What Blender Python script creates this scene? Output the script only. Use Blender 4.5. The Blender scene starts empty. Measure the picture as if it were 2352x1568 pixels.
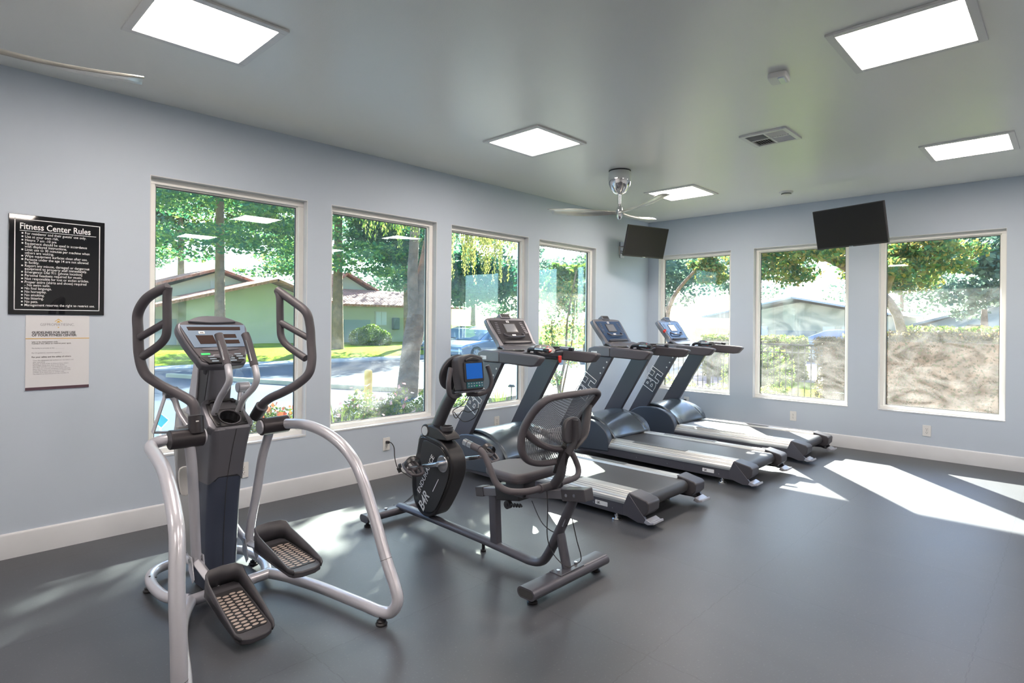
SUN, SKY, EXPO = 30.0, .40, 1.0
import bpy, bmesh, math, random
import numpy as np
from mathutils import Vector, Matrix, Quaternion
R = math.radians
col = bpy.context.scene.collection
rnd = random.Random(7)
V = Vector

# ------------------------------------------------------------------ helpers
def link(o, parent=None):
    col.objects.link(o)
    if parent is not None: o.parent = parent
    return o

def tag(o, label=None, cat=None, group=None, kind=None):
    if label: o['label'] = label
    if cat: o['category'] = cat
    if group: o['group'] = group
    if kind: o['kind'] = kind
    return o

def empty(name, loc=(0,0,0), rz=0, parent=None, **k):
    o = bpy.data.objects.new(name, None); o.location = loc; o.rotation_euler = (0,0,rz)
    o.empty_display_size = .1
    link(o, parent); return tag(o, **k)

def obj(name, bm, mat, parent=None, bevel=0, seg=2, angle=35, subd=0, solid=0, **k):
    me = bpy.data.meshes.new(name)
    bmesh.ops.recalc_face_normals(bm, faces=bm.faces)
    bm.to_mesh(me); bm.free()
    for m in (mat if isinstance(mat, (list, tuple)) else [mat]): me.materials.append(m)
    if len(me.polygons):
        me.polygons.foreach_set('use_smooth', [True]*len(me.polygons))
        me.set_sharp_from_angle(angle=R(angle))
    o = bpy.data.objects.new(name, me)
    link(o, parent)
    if solid:
        m = o.modifiers.new('s','SOLIDIFY'); m.thickness = solid; m.offset = 0
    if bevel:
        m = o.modifiers.new('b','BEVEL'); m.width = bevel; m.segments = seg; m.limit_method = 'ANGLE'; m.angle_limit = R(40)
        m.harden_normals = False
    if subd:
        m = o.modifiers.new('u','SUBSURF'); m.levels = subd; m.render_levels = subd
    return tag(o, **k)

def NB(): return bmesh.new()

def box(bm, c, s, rot=None, mi=0):
    g = bmesh.ops.create_cube(bm, size=1)
    m = Matrix.Translation(V(c))
    if rot is not None: m = m @ rot.to_4x4()
    m = m @ Matrix.Diagonal((s[0], s[1], s[2], 1))
    bmesh.ops.transform(bm, matrix=m, verts=g['verts'])
    if mi:
        for f in {f for v in g['verts'] for f in v.link_faces}: f.material_index = mi
    return bm

def mm(bm, lo, hi, mi=0):
    return box(bm, [(a+b)/2 for a, b in zip(lo, hi)], [abs(b-a) for a, b in zip(lo, hi)], mi=mi)

def catmull(P, sub, closed=False):
    P = [V(p) for p in P]; n = len(P); out = []
    rng = range(n) if closed else range(n-1)
    for i in rng:
        if closed: a, b, c, d = P[(i-1) % n], P[i], P[(i+1) % n], P[(i+2) % n]
        else: a, b, c, d = P[max(i-1,0)], P[i], P[i+1], P[min(i+2,n-1)]
        for k in range(sub):
            t = k/sub
            out.append(.5*((2*b)+(c-a)*t+(2*a-5*b+4*c-d)*t*t+(3*b-a-3*c+d)*t**3))
    if not closed: out.append(P[-1])
    return out

def tube(bm, pts, r, n=14, sub=6, closed=False, r2=None, up=None, rs=None, mi=0, caps=True):
    """sweep a round (or r x r2 oval) section along a smooth path"""
    P = catmull(pts, sub, closed) if sub > 1 else [V(p) for p in pts]
    N = len(P); T = []
    for i in range(N):
        a = P[(i-1) % N] if closed or i > 0 else P[i]
        b = P[(i+1) % N] if closed or i < N-1 else P[i]
        T.append((b-a).normalized())
    u = V(up) if up is not None else (V((0,0,1)) if abs(T[0].z) < .9 else V((1,0,0)))
    rings = []
    for i in range(N):
        if up is not None: u = V(up)
        u = (u - T[i]*u.dot(T[i]))
        if u.length < 1e-5: u = T[i].orthogonal()
        u.normalize(); w = T[i].cross(u)
        k = 1 if rs is None else rs[0]+(rs[1]-rs[0])*i/(N-1)
        ring = []
        for j in range(n):
            a = 2*math.pi*j/n
            ring.append(bm.verts.new(P[i] + (u*math.cos(a)*r + w*math.sin(a)*(r2 or r))*k))
        rings.append(ring)
    fs = []
    for i in range(N if closed else N-1):
        A, B = rings[i], rings[(i+1) % N]
        for j in range(n): fs.append(bm.faces.new((A[j], A[(j+1) % n], B[(j+1) % n], B[j])))
    if not closed and caps:
        fs.append(bm.faces.new(rings[0][::-1])); fs.append(bm.faces.new(rings[-1]))
    if mi:
        for f in fs: f.material_index = mi
    return bm

def cyl(bm, p0, p1, r0, r1=None, n=24, mi=0):
    return tube(bm, [p0, p1], r0, n=n, sub=1, rs=(1, (r1 if r1 is not None else r0)/r0), mi=mi)

def lathe(bm, prof, c=(0,0,0), axis='Z', n=32):
    rings = []
    for r, h in prof:
        ring = []
        for j in range(n):
            a = 2*math.pi*j/n; x, y = math.cos(a)*r, math.sin(a)*r
            p = {'Z': (x, y, h), 'X': (h, x, y), 'Y': (x, h, y)}[axis]
            ring.append(bm.verts.new(V(p)+V(c)))
        rings.append(ring)
    for A, B in zip(rings, rings[1:]):
        for j in range(n): bm.faces.new((A[j], A[(j+1) % n], B[(j+1) % n], B[j]))
    if prof[0][0] > 1e-4: bm.faces.new(rings[0][::-1])
    if prof[-1][0] > 1e-4: bm.faces.new(rings[-1])
    bmesh.ops.remove_doubles(bm, verts=bm.verts, dist=1e-6)
    return bm

def prism(bm, poly, f, w0, w1, mi=0):
    """extrude a 2D polygon; f(u, v, w) -> 3D point"""
    A = [bm.verts.new(f(u, v, w0)) for u, v in poly]; B = [bm.verts.new(f(u, v, w1)) for u, v in poly]
    n = len(poly); fs = [bm.faces.new(A[::-1]), bm.faces.new(B)]
    for i in range(n): fs.append(bm.faces.new((A[i], A[(i+1) % n], B[(i+1) % n], B[i])))
    if mi:
        for q in fs: q.material_index = mi
    return bm
FX = lambda u, v, w: V((w, u, v))      # polygon in the y-z plane, extruded along x
FY = lambda u, v, w: V((u, w, v))      # polygon in the x-z plane, extruded along y
FZ = lambda u, v, w: V((u, v, w))      # polygon in the x-y plane, extruded along z

def frame_map(o, ux, uy):
    o, ux, uy = V(o), V(ux).normalized(), V(uy).normalized(); uz = ux.cross(uy)
    return lambda a, b, c=0: o + ux*a + uy*b + uz*c

def sm2(P, sub=5):
    return [(p.x, p.y) for p in catmull([(a, b, 0) for a, b in P], sub, True)]

def rrect(w, h, r, cx=0, cy=0, n=5):
    out = []
    for sx, sy, a0 in ((1,1,0), (-1,1,90), (-1,-1,180), (1,-1,270)):
        for k in range(n+1):
            a = R(a0+90*k/n); out.append((cx+sx*(w/2-r)+r*math.cos(a), cy+sy*(h/2-r)+r*math.sin(a)))
    return out

def text(name, body, size, mat, parent, o, ux, uy, align='LEFT', ext=.0006, outline=0, ls=1.0, sx=1.0, shear=0, bold=0, label=None):
    cu = bpy.data.curves.new(name, 'FONT'); cu.body = body; cu.size = size; cu.align_x = align
    cu.space_line = ls; cu.shear = shear; cu.offset = bold; cu.resolution_u = 3
    if outline: cu.fill_mode = 'NONE'; cu.bevel_depth = outline; cu.bevel_resolution = 1; cu.extrude = 0
    else: cu.extrude = ext
    tmp = bpy.data.objects.new(name+'_tmp', cu); link(tmp)
    me = bpy.data.meshes.new_from_object(tmp); me.name = name
    bpy.data.objects.remove(tmp); bpy.data.curves.remove(cu); me.materials.clear(); me.materials.append(mat)
    t = bpy.data.objects.new(name, me); link(t, parent)
    ux, uy = V(ux).normalized(), V(uy).normalized(); uz = ux.cross(uy)
    m = Matrix((ux, uy, uz)).transposed().to_4x4(); m.translation = V(o)
    t.matrix_local = m @ Matrix.Diagonal((sx, 1, 1, 1))
    if label: t['label'] = label
    return t

def copy_tree(o, parent=None):
    c = o.copy(); col.objects.link(c)
    if parent is not None: c.parent = parent
    for ch in list(o.children): copy_tree(ch, c)
    return c

def cut(o, bm):
    """carve a hollow out of o with the closed shape bm"""
    me = bpy.data.meshes.new('cutter'); bmesh.ops.recalc_face_normals(bm, faces=bm.faces); bm.to_mesh(me); bm.free()
    c = bpy.data.objects.new('cutter', me); col.objects.link(c); c.parent = o.parent
    m = o.modifiers.new('c','BOOLEAN'); m.operation = 'DIFFERENCE'; m.object = c; m.solver = 'EXACT'
    bpy.context.view_layer.update(); dg = bpy.context.evaluated_depsgraph_get()
    new = bpy.data.meshes.new_from_object(o.evaluated_get(dg)); old = o.data; o.modifiers.clear(); o.data = new
    new.polygons.foreach_set('use_smooth', [True]*len(new.polygons)); new.set_sharp_from_angle(angle=R(30))
    bpy.data.objects.remove(c); bpy.data.meshes.remove(me)

# ------------------------------------------------------------------ materials
def mat(name, c, rough=.5, metal=0, spec=.5, bump=None, var=None, coat=0, trans=None, ramp_island=None, emit=None):
    m = bpy.data.materials.new(name); m.use_nodes = True; nt = m.node_tree; N = nt.nodes; L = nt.links
    b = N['Principled BSDF']; out = N['Material Output']
    b.inputs['Base Color'].default_value = (*c, 1); b.inputs['Roughness'].default_value = rough
    b.inputs['Metallic'].default_value = metal; b.inputs['Specular IOR Level'].default_value = spec
    if coat: b.inputs['Coat Weight'].default_value = coat; b.inputs['Coat Roughness'].default_value = .12
    tc = N.new('ShaderNodeTexCoord')
    csock = None
    if ramp_island:
        g = N.new('ShaderNodeNewGeometry'); rp = N.new('ShaderNodeValToRGB'); el = rp.color_ramp.elements
        el[0].color = (*ramp_island[0], 1); el[1].color = (*ramp_island[-1], 1)
        for i, cc in enumerate(ramp_island[1:-1]):
            e = el.new((i+1)/(len(ramp_island)-1)); e.color = (*cc, 1)
        L.new(g.outputs['Random Per Island'], rp.inputs[0]); csock = rp.outputs[0]
    elif var:
        n = N.new('ShaderNodeTexNoise'); n.inputs['Scale'].default_value = var[0]; n.inputs['Detail'].default_value = 6
        rp = N.new('ShaderNodeValToRGB'); el = rp.color_ramp.elements; el[0].position = .3; el[1].position = .72
        el[0].color = (*[max(0, x*(1-var[1])) for x in c], 1); el[1].color = (*[min(1, x*(1+var[1])) for x in c], 1)
        if len(var) > 2: el[1].color = (*var[2], 1)
        L.new(tc.outputs['Object'], n.inputs['Vector']); L.new(n.outputs['Fac'], rp.inputs[0]); csock = rp.outputs[0]
    if csock: L.new(csock, b.inputs['Base Color'])
    if bump:
        n = N.new('ShaderNodeTexNoise'); n.inputs['Scale'].default_value = bump[0]; n.inputs['Detail'].default_value = 3
        bp = N.new('ShaderNodeBump'); bp.inputs['Strength'].default_value = bump[1]; bp.inputs['Distance'].default_value = bump[2] if len(bump) > 2 else .002
        L.new(tc.outputs['Object'], n.inputs['Vector']); L.new(n.outputs['Fac'], bp.inputs['Height']); L.new(bp.outputs[0], b.inputs['Normal'])
    if trans:
        t = N.new('ShaderNodeBsdfTranslucent'); mx = N.new('ShaderNodeMixShader'); mx.inputs[0].default_value = trans
        if csock: L.new(csock, t.inputs['Color'])
        else: t.inputs['Color'].default_value = (*c, 1)
        L.new(b.outputs[0], mx.inputs[1]); L.new(t.outputs[0], mx.inputs[2]); L.new(mx.outputs[0], out.inputs['Surface'])
    if emit:
        b.inputs['Emission Color'].default_value = (*emit[0], 1); b.inputs['Emission Strength'].default_value = emit[1]
    return m

def mth(N, L, op, a, b=None, c=None):
    n = N.new('ShaderNodeMath'); n.operation = op
    for i, s in enumerate((a, b, c)):
        if s is None: continue
        if isinstance(s, (int, float)): n.inputs[i].default_value = s
        else: L.new(s, n.inputs[i])
    return n.outputs[0]

def glass_mat(name, tint, dirt, sunlit_haze=0, refl=1.0):
    """window glass: clear pane with fresnel reflection; dried water and wipe marks scatter light"""
    m = bpy.data.materials.new(name); m.use_nodes = True; nt = m.node_tree; N = nt.nodes; L = nt.links
    N.remove(N['Principled BSDF']); out = N['Material Output']
    tr = N.new('ShaderNodeBsdfTransparent'); tr.inputs[0].default_value = (*tint, 1)
    gl = N.new('ShaderNodeBsdfGlossy'); gl.inputs['Roughness'].default_value = .005; gl.inputs['Color'].default_value = (.80, .97, 1, 1)
    fr = N.new('ShaderNodeFresnel'); geo = N.new('ShaderNodeNewGeometry')
    L.new(mth(N, L, 'SUBTRACT', 1.52, mth(N, L, 'MULTIPLY', geo.outputs['Backfacing'], 1.52-1/1.52)), fr.inputs[0])
    mx = N.new('ShaderNodeMixShader'); q_ = mth(N, L, 'MULTIPLY', fr.outputs[0], refl); q_.node.use_clamp = True; L.new(q_, mx.inputs[0])
    L.new(tr.outputs[0], mx.inputs[1]); L.new(gl.outputs[0], mx.inputs[2])
    tc = N.new('ShaderNodeTexCoord')
    mp = N.new('ShaderNodeMapping'); mp.inputs['Scale'].default_value = (1.6, 1.6, 3.4); L.new(tc.outputs['Object'], mp.inputs[0])
    n1 = N.new('ShaderNodeTexNoise'); n1.inputs['Scale'].default_value = 1.3; n1.inputs['Detail'].default_value = 9; n1.inputs['Distortion'].default_value = 2.2
    L.new(mp.outputs[0], n1.inputs['Vector'])
    rp = N.new('ShaderNodeValToRGB'); rp.color_ramp.elements[0].position = .36; rp.color_ramp.elements[1].position = .74
    L.new(n1.outputs['Fac'], rp.inputs[0])
    sp = N.new('ShaderNodeSeparateXYZ'); L.new(tc.outputs['Object'], sp.inputs[0])
    low = mth(N, L, 'MULTIPLY', mth(N, L, 'SUBTRACT', 1.7, sp.outputs[2]), sunlit_haze); low.node.use_clamp = True  # denser dirt below the eave's shade line paints in the sunlit haze
    amt = mth(N, L, 'ADD', mth(N, L, 'MULTIPLY', rp.outputs[0], dirt), mth(N, L, 'MULTIPLY', low, mth(N, L, 'ADD', rp.outputs[0], .25)))
    amt = mth(N, L, 'ADD', amt, dirt*.35)
    ts = N.new('ShaderNodeBsdfTranslucent'); ts.inputs[0].default_value = (.95, .95, .93, 1)
    m2 = N.new('ShaderNodeMixShader'); L.new(amt, m2.inputs[0]); L.new(mx.outputs[0], m2.inputs[1]); L.new(ts.outputs[0], m2.inputs[2])
    L.new(m2.outputs[0], out.inputs['Surface'])
    return m

def floor_mat():
    m = mat('rubber_floor', (.085,.088,.092), .5, bump=(420,.25,.001)); nt = m.node_tree; N = nt.nodes; L = nt.links; b = N['Principled BSDF']
    tc = N.new('ShaderNodeTexCoord')
    n = N.new('ShaderNodeTexNoise'); n.inputs['Scale'].default_value = 1.1; n.inputs['Detail'].default_value = 8; n.inputs['Distortion'].default_value = .8
    L.new(tc.outputs['Object'], n.inputs['Vector'])
    rp = N.new('ShaderNodeValToRGB'); e = rp.color_ramp.elements; e[0].position = .3; e[1].position = .75
    e[0].color = (.046,.049,.058,1); e[1].color = (.078,.086,.100,1); L.new(n.outputs['Fac'], rp.inputs[0])
    # interlocking joints of the mats
    wv = N.new('ShaderNodeTexWave'); wv.wave_type = 'BANDS'; wv.bands_direction = 'DIAGONAL'; wv.inputs['Scale'].default_value = 6
    L.new(tc.outputs['Object'], wv.inputs['Vector'])
    sq = mth(N, L, 'MULTIPLY', mth(N, L, 'ROUND', wv.outputs['Fac']), .005)
    cb = N.new('ShaderNodeCombineXYZ'); L.new(sq, cb.inputs[0]); L.new(sq, cb.inputs[1])
    va = N.new('ShaderNodeVectorMath'); va.operation = 'ADD'; L.new(tc.outputs['Object'], va.inputs[0]); L.new(cb.outputs[0], va.inputs[1])
    mp = N.new('ShaderNodeMapping'); mp.inputs['Location'].default_value = (.37,.22,0); L.new(va.outputs[0], mp.inputs[0])
    bk = N.new('ShaderNodeTexBrick'); bk.offset = 0; bk.inputs['Scale'].default_value = 1; bk.inputs['Brick Width'].default_value = 1.0; bk.inputs['Row Height'].default_value = 1.0
    bk.inputs['Mortar Size'].default_value = .0022; bk.inputs['Color1'].default_value = (1,1,1,1); bk.inputs['Color2'].default_value = (.93,.93,.93,1); bk.inputs['Mortar'].default_value = (.68,.68,.68,1)
    L.new(mp.outputs[0], bk.inputs['Vector'])
    mu = N.new('ShaderNodeMixRGB'); mu.blend_type = 'MULTIPLY'; mu.inputs[0].default_value = 1
    L.new(rp.outputs[0], mu.inputs[1]); L.new(bk.outputs['Color'], mu.inputs[2])
    # faint scuffs
    n2 = N.new('ShaderNodeTexNoise'); n2.inputs['Scale'].default_value = 90; L.new(tc.outputs['Object'], n2.inputs['Vector'])
    r2 = N.new('ShaderNodeValToRGB'); r2.color_ramp.elements[0].position = .62; r2.color_ramp.elements[1].position = .8
    r2.color_ramp.elements[1].color = (.05,.05,.05,1); L.new(n2.outputs['Fac'], r2.inputs[0])
    ad = N.new('ShaderNodeMixRGB'); ad.blend_type = 'ADD'; ad.inputs[0].default_value = 1; L.new(mu.outputs[0], ad.inputs[1]); L.new(r2.outputs[0], ad.inputs[2])
    L.new(ad.outputs[0], b.inputs['Base Color'])
    rr = N.new('ShaderNodeMapRange'); rr.inputs['To Min'].default_value = .36; rr.inputs['To Max'].default_value = .50; b.inputs['Specular IOR Level'].default_value = .75; L.new(n.outputs['Fac'], rr.inputs[0]); L.new(rr.outputs[0], b.inputs['Roughness'])
    return m

def stripes_mat(name, c1, c2, scale, axis='X', rough=.3, metal=.8, bumpd=.002):
    m = mat(name, c1, rough, metal); nt = m.node_tree; N = nt.nodes; L = nt.links; b = N['Principled BSDF']
    tc = N.new('ShaderNodeTexCoord'); w = N.new('ShaderNodeTexWave'); w.bands_direction = axis; w.inputs['Scale'].default_value = scale
    L.new(tc.outputs['Object'], w.inputs['Vector']); rp = N.new('ShaderNodeValToRGB'); rp.color_ramp.elements[0].color = (*c2,1); rp.color_ramp.elements[1].color = (*c1,1)
    rp.color_ramp.elements[0].position = .1; rp.color_ramp.elements[1].position = .35
    L.new(w.outputs['Fac'], rp.inputs[0]); L.new(rp.outputs[0], b.inputs['Base Color'])
    bp = N.new('ShaderNodeBump'); bp.inputs['Distance'].default_value = bumpd; L.new(w.outputs['Fac'], bp.inputs['Height']); L.new(bp.outputs[0], b.inputs['Normal'])
    return m

def panel_mat(strength):
    m = bpy.data.materials.new('light_diffuser'); m.use_nodes = True; nt = m.node_tree; N = nt.nodes; L = nt.links
    b = N['Principled BSDF']; b.inputs['Base Color'].default_value = (.8,.8,.8,1); b.inputs['Roughness'].default_value = .4
    tc = N.new('ShaderNodeTexCoord'); sp = N.new('ShaderNodeSeparateXYZ'); L.new(tc.outputs['Object'], sp.inputs[0])
    a = mth(N, L, 'SUBTRACT', mth(N, L, 'ABSOLUTE', sp.outputs[1]), .125)
    g = mth(N, L, 'POWER', 2.718, mth(N, L, 'MULTIPLY', mth(N, L, 'MULTIPLY', a, a), -420))
    s = mth(N, L, 'MULTIPLY', mth(N, L, 'ADD', mth(N, L, 'MULTIPLY', g, .5), .5), strength)
    b.inputs['Emission Color'].default_value = (1,.87,.78,1); L.new(s, b.inputs['Emission Strength'])
    return m

M = {}
M['wall'] = mat('wall_paint', (.545,.62,.715), .6, spec=.3, bump=(260,.12,.0012))
M['wallback'] = mat('wall_paint_back', (.78,.80,.82), .6, spec=.3, bump=(260,.12,.0012))
M['ceil'] = mat('ceiling_paint', (.88,.89,.85), .30, spec=.7, bump=(170,.35,.0016))
M['trim'] = mat('trim_paint', (.66,.68,.71), .45, var=(3,.05))
M['frame'] = mat('window_vinyl', (.90,.90,.87), .4, var=(2,.03))
M['floor'] = floor_mat()
M['glassA'] = glass_mat('window_glass_street', (.93,1,.97), .022, .012, refl=1.7)
M['glassB'] = glass_mat('window_glass_garden', (.97,1,.98), .016, .015, refl=.9)
M['gasket'] = mat('rubber_gasket', (.05,.05,.05), .6)
M['black'] = mat('black_plastic', (.022,.021,.024), .38, bump=(600,.1,.0004))
M['blackgloss'] = mat('black_gloss', (.012,.012,.014), .09)
M['charcoal'] = mat('charcoal_plastic', (.062,.060,.070), .4, bump=(500,.15,.0005))
M['graphite'] = mat('graphite_paint', (.095,.095,.115), .36, metal=.3)
M['rubber'] = mat('grip_rubber', (.088,.080,.092), .5, bump=(300,.2,.0006))
M['silver'] = mat('silver_powder_coat', (.60,.60,.66), .28, metal=.35, coat=.3)
M['silverd'] = mat('grey_metallic_plastic', (.16,.16,.185), .36, metal=.35)
M['bluegrey'] = mat('blue_grey_panel', (.075,.09,.135), .36, metal=.35)
M['chrome'] = mat('chrome', (.75,.76,.78), .07, metal=1)
M['steel'] = mat('steel', (.62,.63,.66), .25, metal=1)
M['white'] = mat('white_plastic', (.80,.80,.79), .4)
M['whitepaint'] = mat('white_print', (.85,.86,.88), .5)
M['blackprint'] = mat('dark_print', (.06,.06,.07), .6)
M['greyprint'] = mat('grey_print', (.30,.30,.34), .6)
M['orange'] = mat('amber_print', (.72,.42,.06), .5)
M['red'] = mat('red_plastic', (.80,.03,.02), .35)
M['green'] = mat('green_key', (.05,.75,.20), .4)
M['tvscreen'] = mat('tv_screen', (.022,.022,.023), .35, spec=.12)
M['nickel'] = mat('brushed_nickel', (.60,.585,.54), .3, metal=.75, var=(8,.06))
M['sign'] = mat('sign_acrylic', (.010,.011,.014), .03, spec=.55)
M['paper'] = mat('poster_paper', (.72,.73,.76), .45)
M['diff'] = panel_mat(28)

# ------------------------------------------------------------------ room
H = 2.9; X0, Y0 = -10.2, -8.6; T = .17
ZB, ZT = .474, 2.402
WA = [(-6.435,-5.302), (-5.091,-3.956), (-3.773,-2.615), (-2.431,-1.300)]
WB = [(-.168,-1.242), (-1.539,-2.638), (-2.938,-4.038)]
bm = NB(); mm(bm, (X0-.2,Y0-.2,-.14), (T,T,0)); obj('floor', bm, M['floor'], kind='structure')
bm = NB(); mm(bm, (X0-.2,Y0-.2,H), (T,T,H+.12)); obj('ceiling', bm, M['ceil'], kind='structure')

def wall_strip(name, spans, a0, a1, f, mtl):
    """wall with window openings; f(a, z, w): a along, w through the wall"""
    bm = NB(); edges = [a0]
    for s in sorted(spans): edges += [s[0], s[1]]
    edges.append(a1)
    def bx(a, b, z0, z1):
        p, q = f(a, z0, 0), f(b, z1, T); mm(bm, [min(i, j) for i, j in zip(p, q)], [max(i, j) for i, j in zip(p, q)])
    for i in range(0, len(edges), 2): bx(edges[i], edges[i+1], -.14, H)
    for s in spans: bx(s[0], s[1], -.14, ZB); bx(s[0], s[1], ZT, H)
    return obj(name, bm, mtl, kind='structure')
fA = lambda a, z, w: (a, w, z)
fB = lambda a, z, w: (w, a, z)
wall_strip('wall_street', WA, X0-.2, T, fA, M['wall'])
wall_strip('wall_garden', [(b, a) for a, b in WB], Y0-.2, 0, fB, M['wall'])
bm = NB(); mm(bm, (X0-.2,Y0-.2,-.14), (X0,0,H)); obj('wall_left', bm, M['wallback'], kind='structure')
bm = NB(); mm(bm, (X0,Y0-.2,-.14), (0,Y0,H)); obj('wall_back', bm, M['wallback'], kind='structure')

def baseboard(name, a0, a1, f):
    bm = NB(); prof = [(0,0), (-.014,0), (-.014,.135), (-.011,.142), (-.006,.147), (0,.147)]
    prism(bm, prof, f, a0, a1); return obj(name, bm, M['trim'], kind='structure')
baseboard('baseboard_street', X0, 0, lambda u, v, w: V((w, u, v)))
baseboard('baseboard_garden', Y0, -.014, lambda u, v, w: V((u, w, v)))

def window(n, a0, a1, f, g):
    """g: glass material; frame set back in the opening"""
    def bx(bm, a, b, z0, z1, w0, w1):
        p, q = f(a, z0, w0), f(b, z1, w1); mm(bm, [min(i, j) for i, j in zip(p, q)], [max(i, j) for i, j in zip(p, q)])
    a0, a1 = min(a0, a1), max(a0, a1)
    bm = NB(); t = .046
    for (w0, w1, e, k) in ((.062,.135,0,t), (.085,.12,t-.001,.012)):
        A0, A1, z0, z1 = a0+e, a1-e, ZB+e, ZT-e
        bx(bm, A0, A1, z0, z0+k, w0, w1); bx(bm, A0, A1, z1-k, z1, w0, w1)
        bx(bm, A0, A0+k, z0+k, z1-k, w0, w1); bx(bm, A1-k, A1, z0+k, z1-k, w0, w1)
    fr = obj('window_%d' % n, bm, M['frame'], bevel=.003, kind='structure')
    bm = NB(); e = t+.010; A0, A1, z0, z1 = a0+e, a1-e, ZB+e, ZT-e; k = .006
    bx(bm, A0, A1, z0, z0+k, .094, .108); bx(bm, A0, A1, z1-k, z1, .094, .108); bx(bm, A0, A0+k, z0+k, z1-k, .094, .108); bx(bm, A1-k, A1, z0+k, z1-k, .094, .108)
    obj('gasket', bm, M['gasket'], fr)
    bm = NB(); bx(bm, a0+t+.006, a1-t-.006, ZB+t+.006, ZT-t-.006, .098, .104); obj('glass_pane', bm, g, fr)
    bm = NB(); bx(bm, a0, a1, ZB, ZB+.012, -.004, .062)
    bx(bm, a0, a0+.006, ZB+.012, ZT-.006, 0, .062); bx(bm, a1-.006, a1, ZB+.012, ZT-.006, 0, .062); bx(bm, a0, a1, ZT-.006, ZT, 0, .062)
    obj('window_trim', bm, M['trim'], fr)
for i, (a, b) in enumerate(WA): window(i+1, a, b, fA, M['glassA'])
for i, (a, b) in enumerate(WB): window(i+5, a, b, fB, M['glassB'])

# ------------------------------------------------------------------ ceiling fixtures
def ceiling_light(x, y, label):
    r = empty('ceiling_light', (x, y, H), label=label, cat='ceiling light', group='square fluorescent ceiling lights')
    bm = NB(); o, i_ = .302, .262
    for s in (-1, 1):
        mm(bm, (-o, s*i_, -.012), (o, s*o, 0)) if s > 0 else mm(bm, (-o, -o, -.012), (o, -i_, 0))
        mm(bm, (i_, -i_, -.012), (o, i_, 0)) if s > 0 else mm(bm, (-o, -i_, -.012), (-i_, i_, 0))
    obj('light_frame', bm, M['white'], r, bevel=.002)
    bm = NB(); mm(bm, (-i_, -i_, -.004), (i_, i_, .0)); obj('diffuser', bm, M['diff'], r)
    return r
ceiling_light(-6.53,-1.33,'square ceiling light over the elliptical trainer, beside the cream fan blade')
ceiling_light(-4.01,-1.33,'square ceiling light between the elliptical trainer and the chrome ceiling fan')
ceiling_light(-1.50,-1.31,'square ceiling light just past the chrome ceiling fan, near the far corner')
ceiling_light(-4.03,-3.90,'large square ceiling light nearest the camera on the garden window side')
ceiling_light(-1.49,-3.89,'square ceiling light close to the wall of the dusty garden windows')
for x, y, w in ((-6.55,-3.9,'straight above the camera'), (-9.0,-1.33,'above the left end of the rules sign wall'), (-9.0,-3.9,'in the rear left of the room'),
                (-6.55,-6.5,'behind the camera'), (-4.0,-6.5,'in the back row towards the garden wall'), (-1.5,-6.5,'in the back corner by the garden wall')):  # out-of-view fixtures continuing the grid, added to brighten the room
    ceiling_light(x, y, 'added unseen square ceiling light '+w)

def fan(x, y, angs, label, zb=2.5, L=.66, wid=.125):
    r = empty('ceiling_fan', (x, y, H), label=label, cat='ceiling fan')
    bm = NB(); lathe(bm, [(.0,-.232),(.03,-.229),(.06,-.212),(.088,-.175),(.106,-.125),(.112,-.08),(.108,-.03),(.1,0)], n=40)
    obj('canopy', bm, M['chrome'], r)
    bm = NB(); lathe(bm, [(.098,-.008),(.106,-.008),(.106,0),(.098,0)]); obj('canopy_ring', bm, M['black'], r)
    dz = zb-H
    bm = NB(); cyl(bm, (0,0,-.22), (0,0,dz+.05), .0125, n=20); obj('downrod', bm, M['chrome'], r)
    bm = NB(); lathe(bm, [(.0,dz-.075),(.016,dz-.07),(.028,dz-.04),(.03,dz+.01),(.027,dz+.04),(.014,dz+.06),(0,dz+.06)]); obj('hub', bm, M['chrome'], r)
    for a in angs:
        bm = NB(); N_ = 18; rows = []
        for k in range(N_+1):
            t = k/N_; s = .035+t*(L-.035)
            w = wid*(.30+.95*math.sin(min(1, t*1.35)*math.pi*.5)**1.1)*(1-.16*max(0, t-.6)/.4)
            pitch = R(22-12*t); lift = .035*t*t
            row = []
            for j in range(7):
                q = j/6-.5; cam = .016*(1-(2*q)**2)
                yy = q*w*math.cos(pitch)+.03*math.sin(t*3.1); zz = q*w*math.sin(pitch)+cam+lift
                row.append(bm.verts.new((s+(.035*(q+.5) if k == N_ else 0), yy, zz)))
            rows.append(row)
        for A, B in zip(rows, rows[1:]):
            for j in range(6): bm.faces.new((A[j], A[j+1], B[j+1], B[j]))
        bmesh.ops.rotate(bm, matrix=Matrix.Rotation(R(a), 3, 'Z'), verts=bm.verts)
        bmesh.ops.translate(bm, vec=(0,0,dz-.01), verts=bm.verts)
        bl = obj('fan_blade', bm, M['nickel'], r, solid=.007, angle=50)
    return r
fan(-2.775,-1.335,(122,4,-114),'ceiling fan with egg-shaped chrome canopy and three slender blades')
fan(-7.50,-1.405,(0,120,240),'ceiling fan reaching in beside the ceiling light over the elliptical, one cream blade showing', wid=.175)

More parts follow.
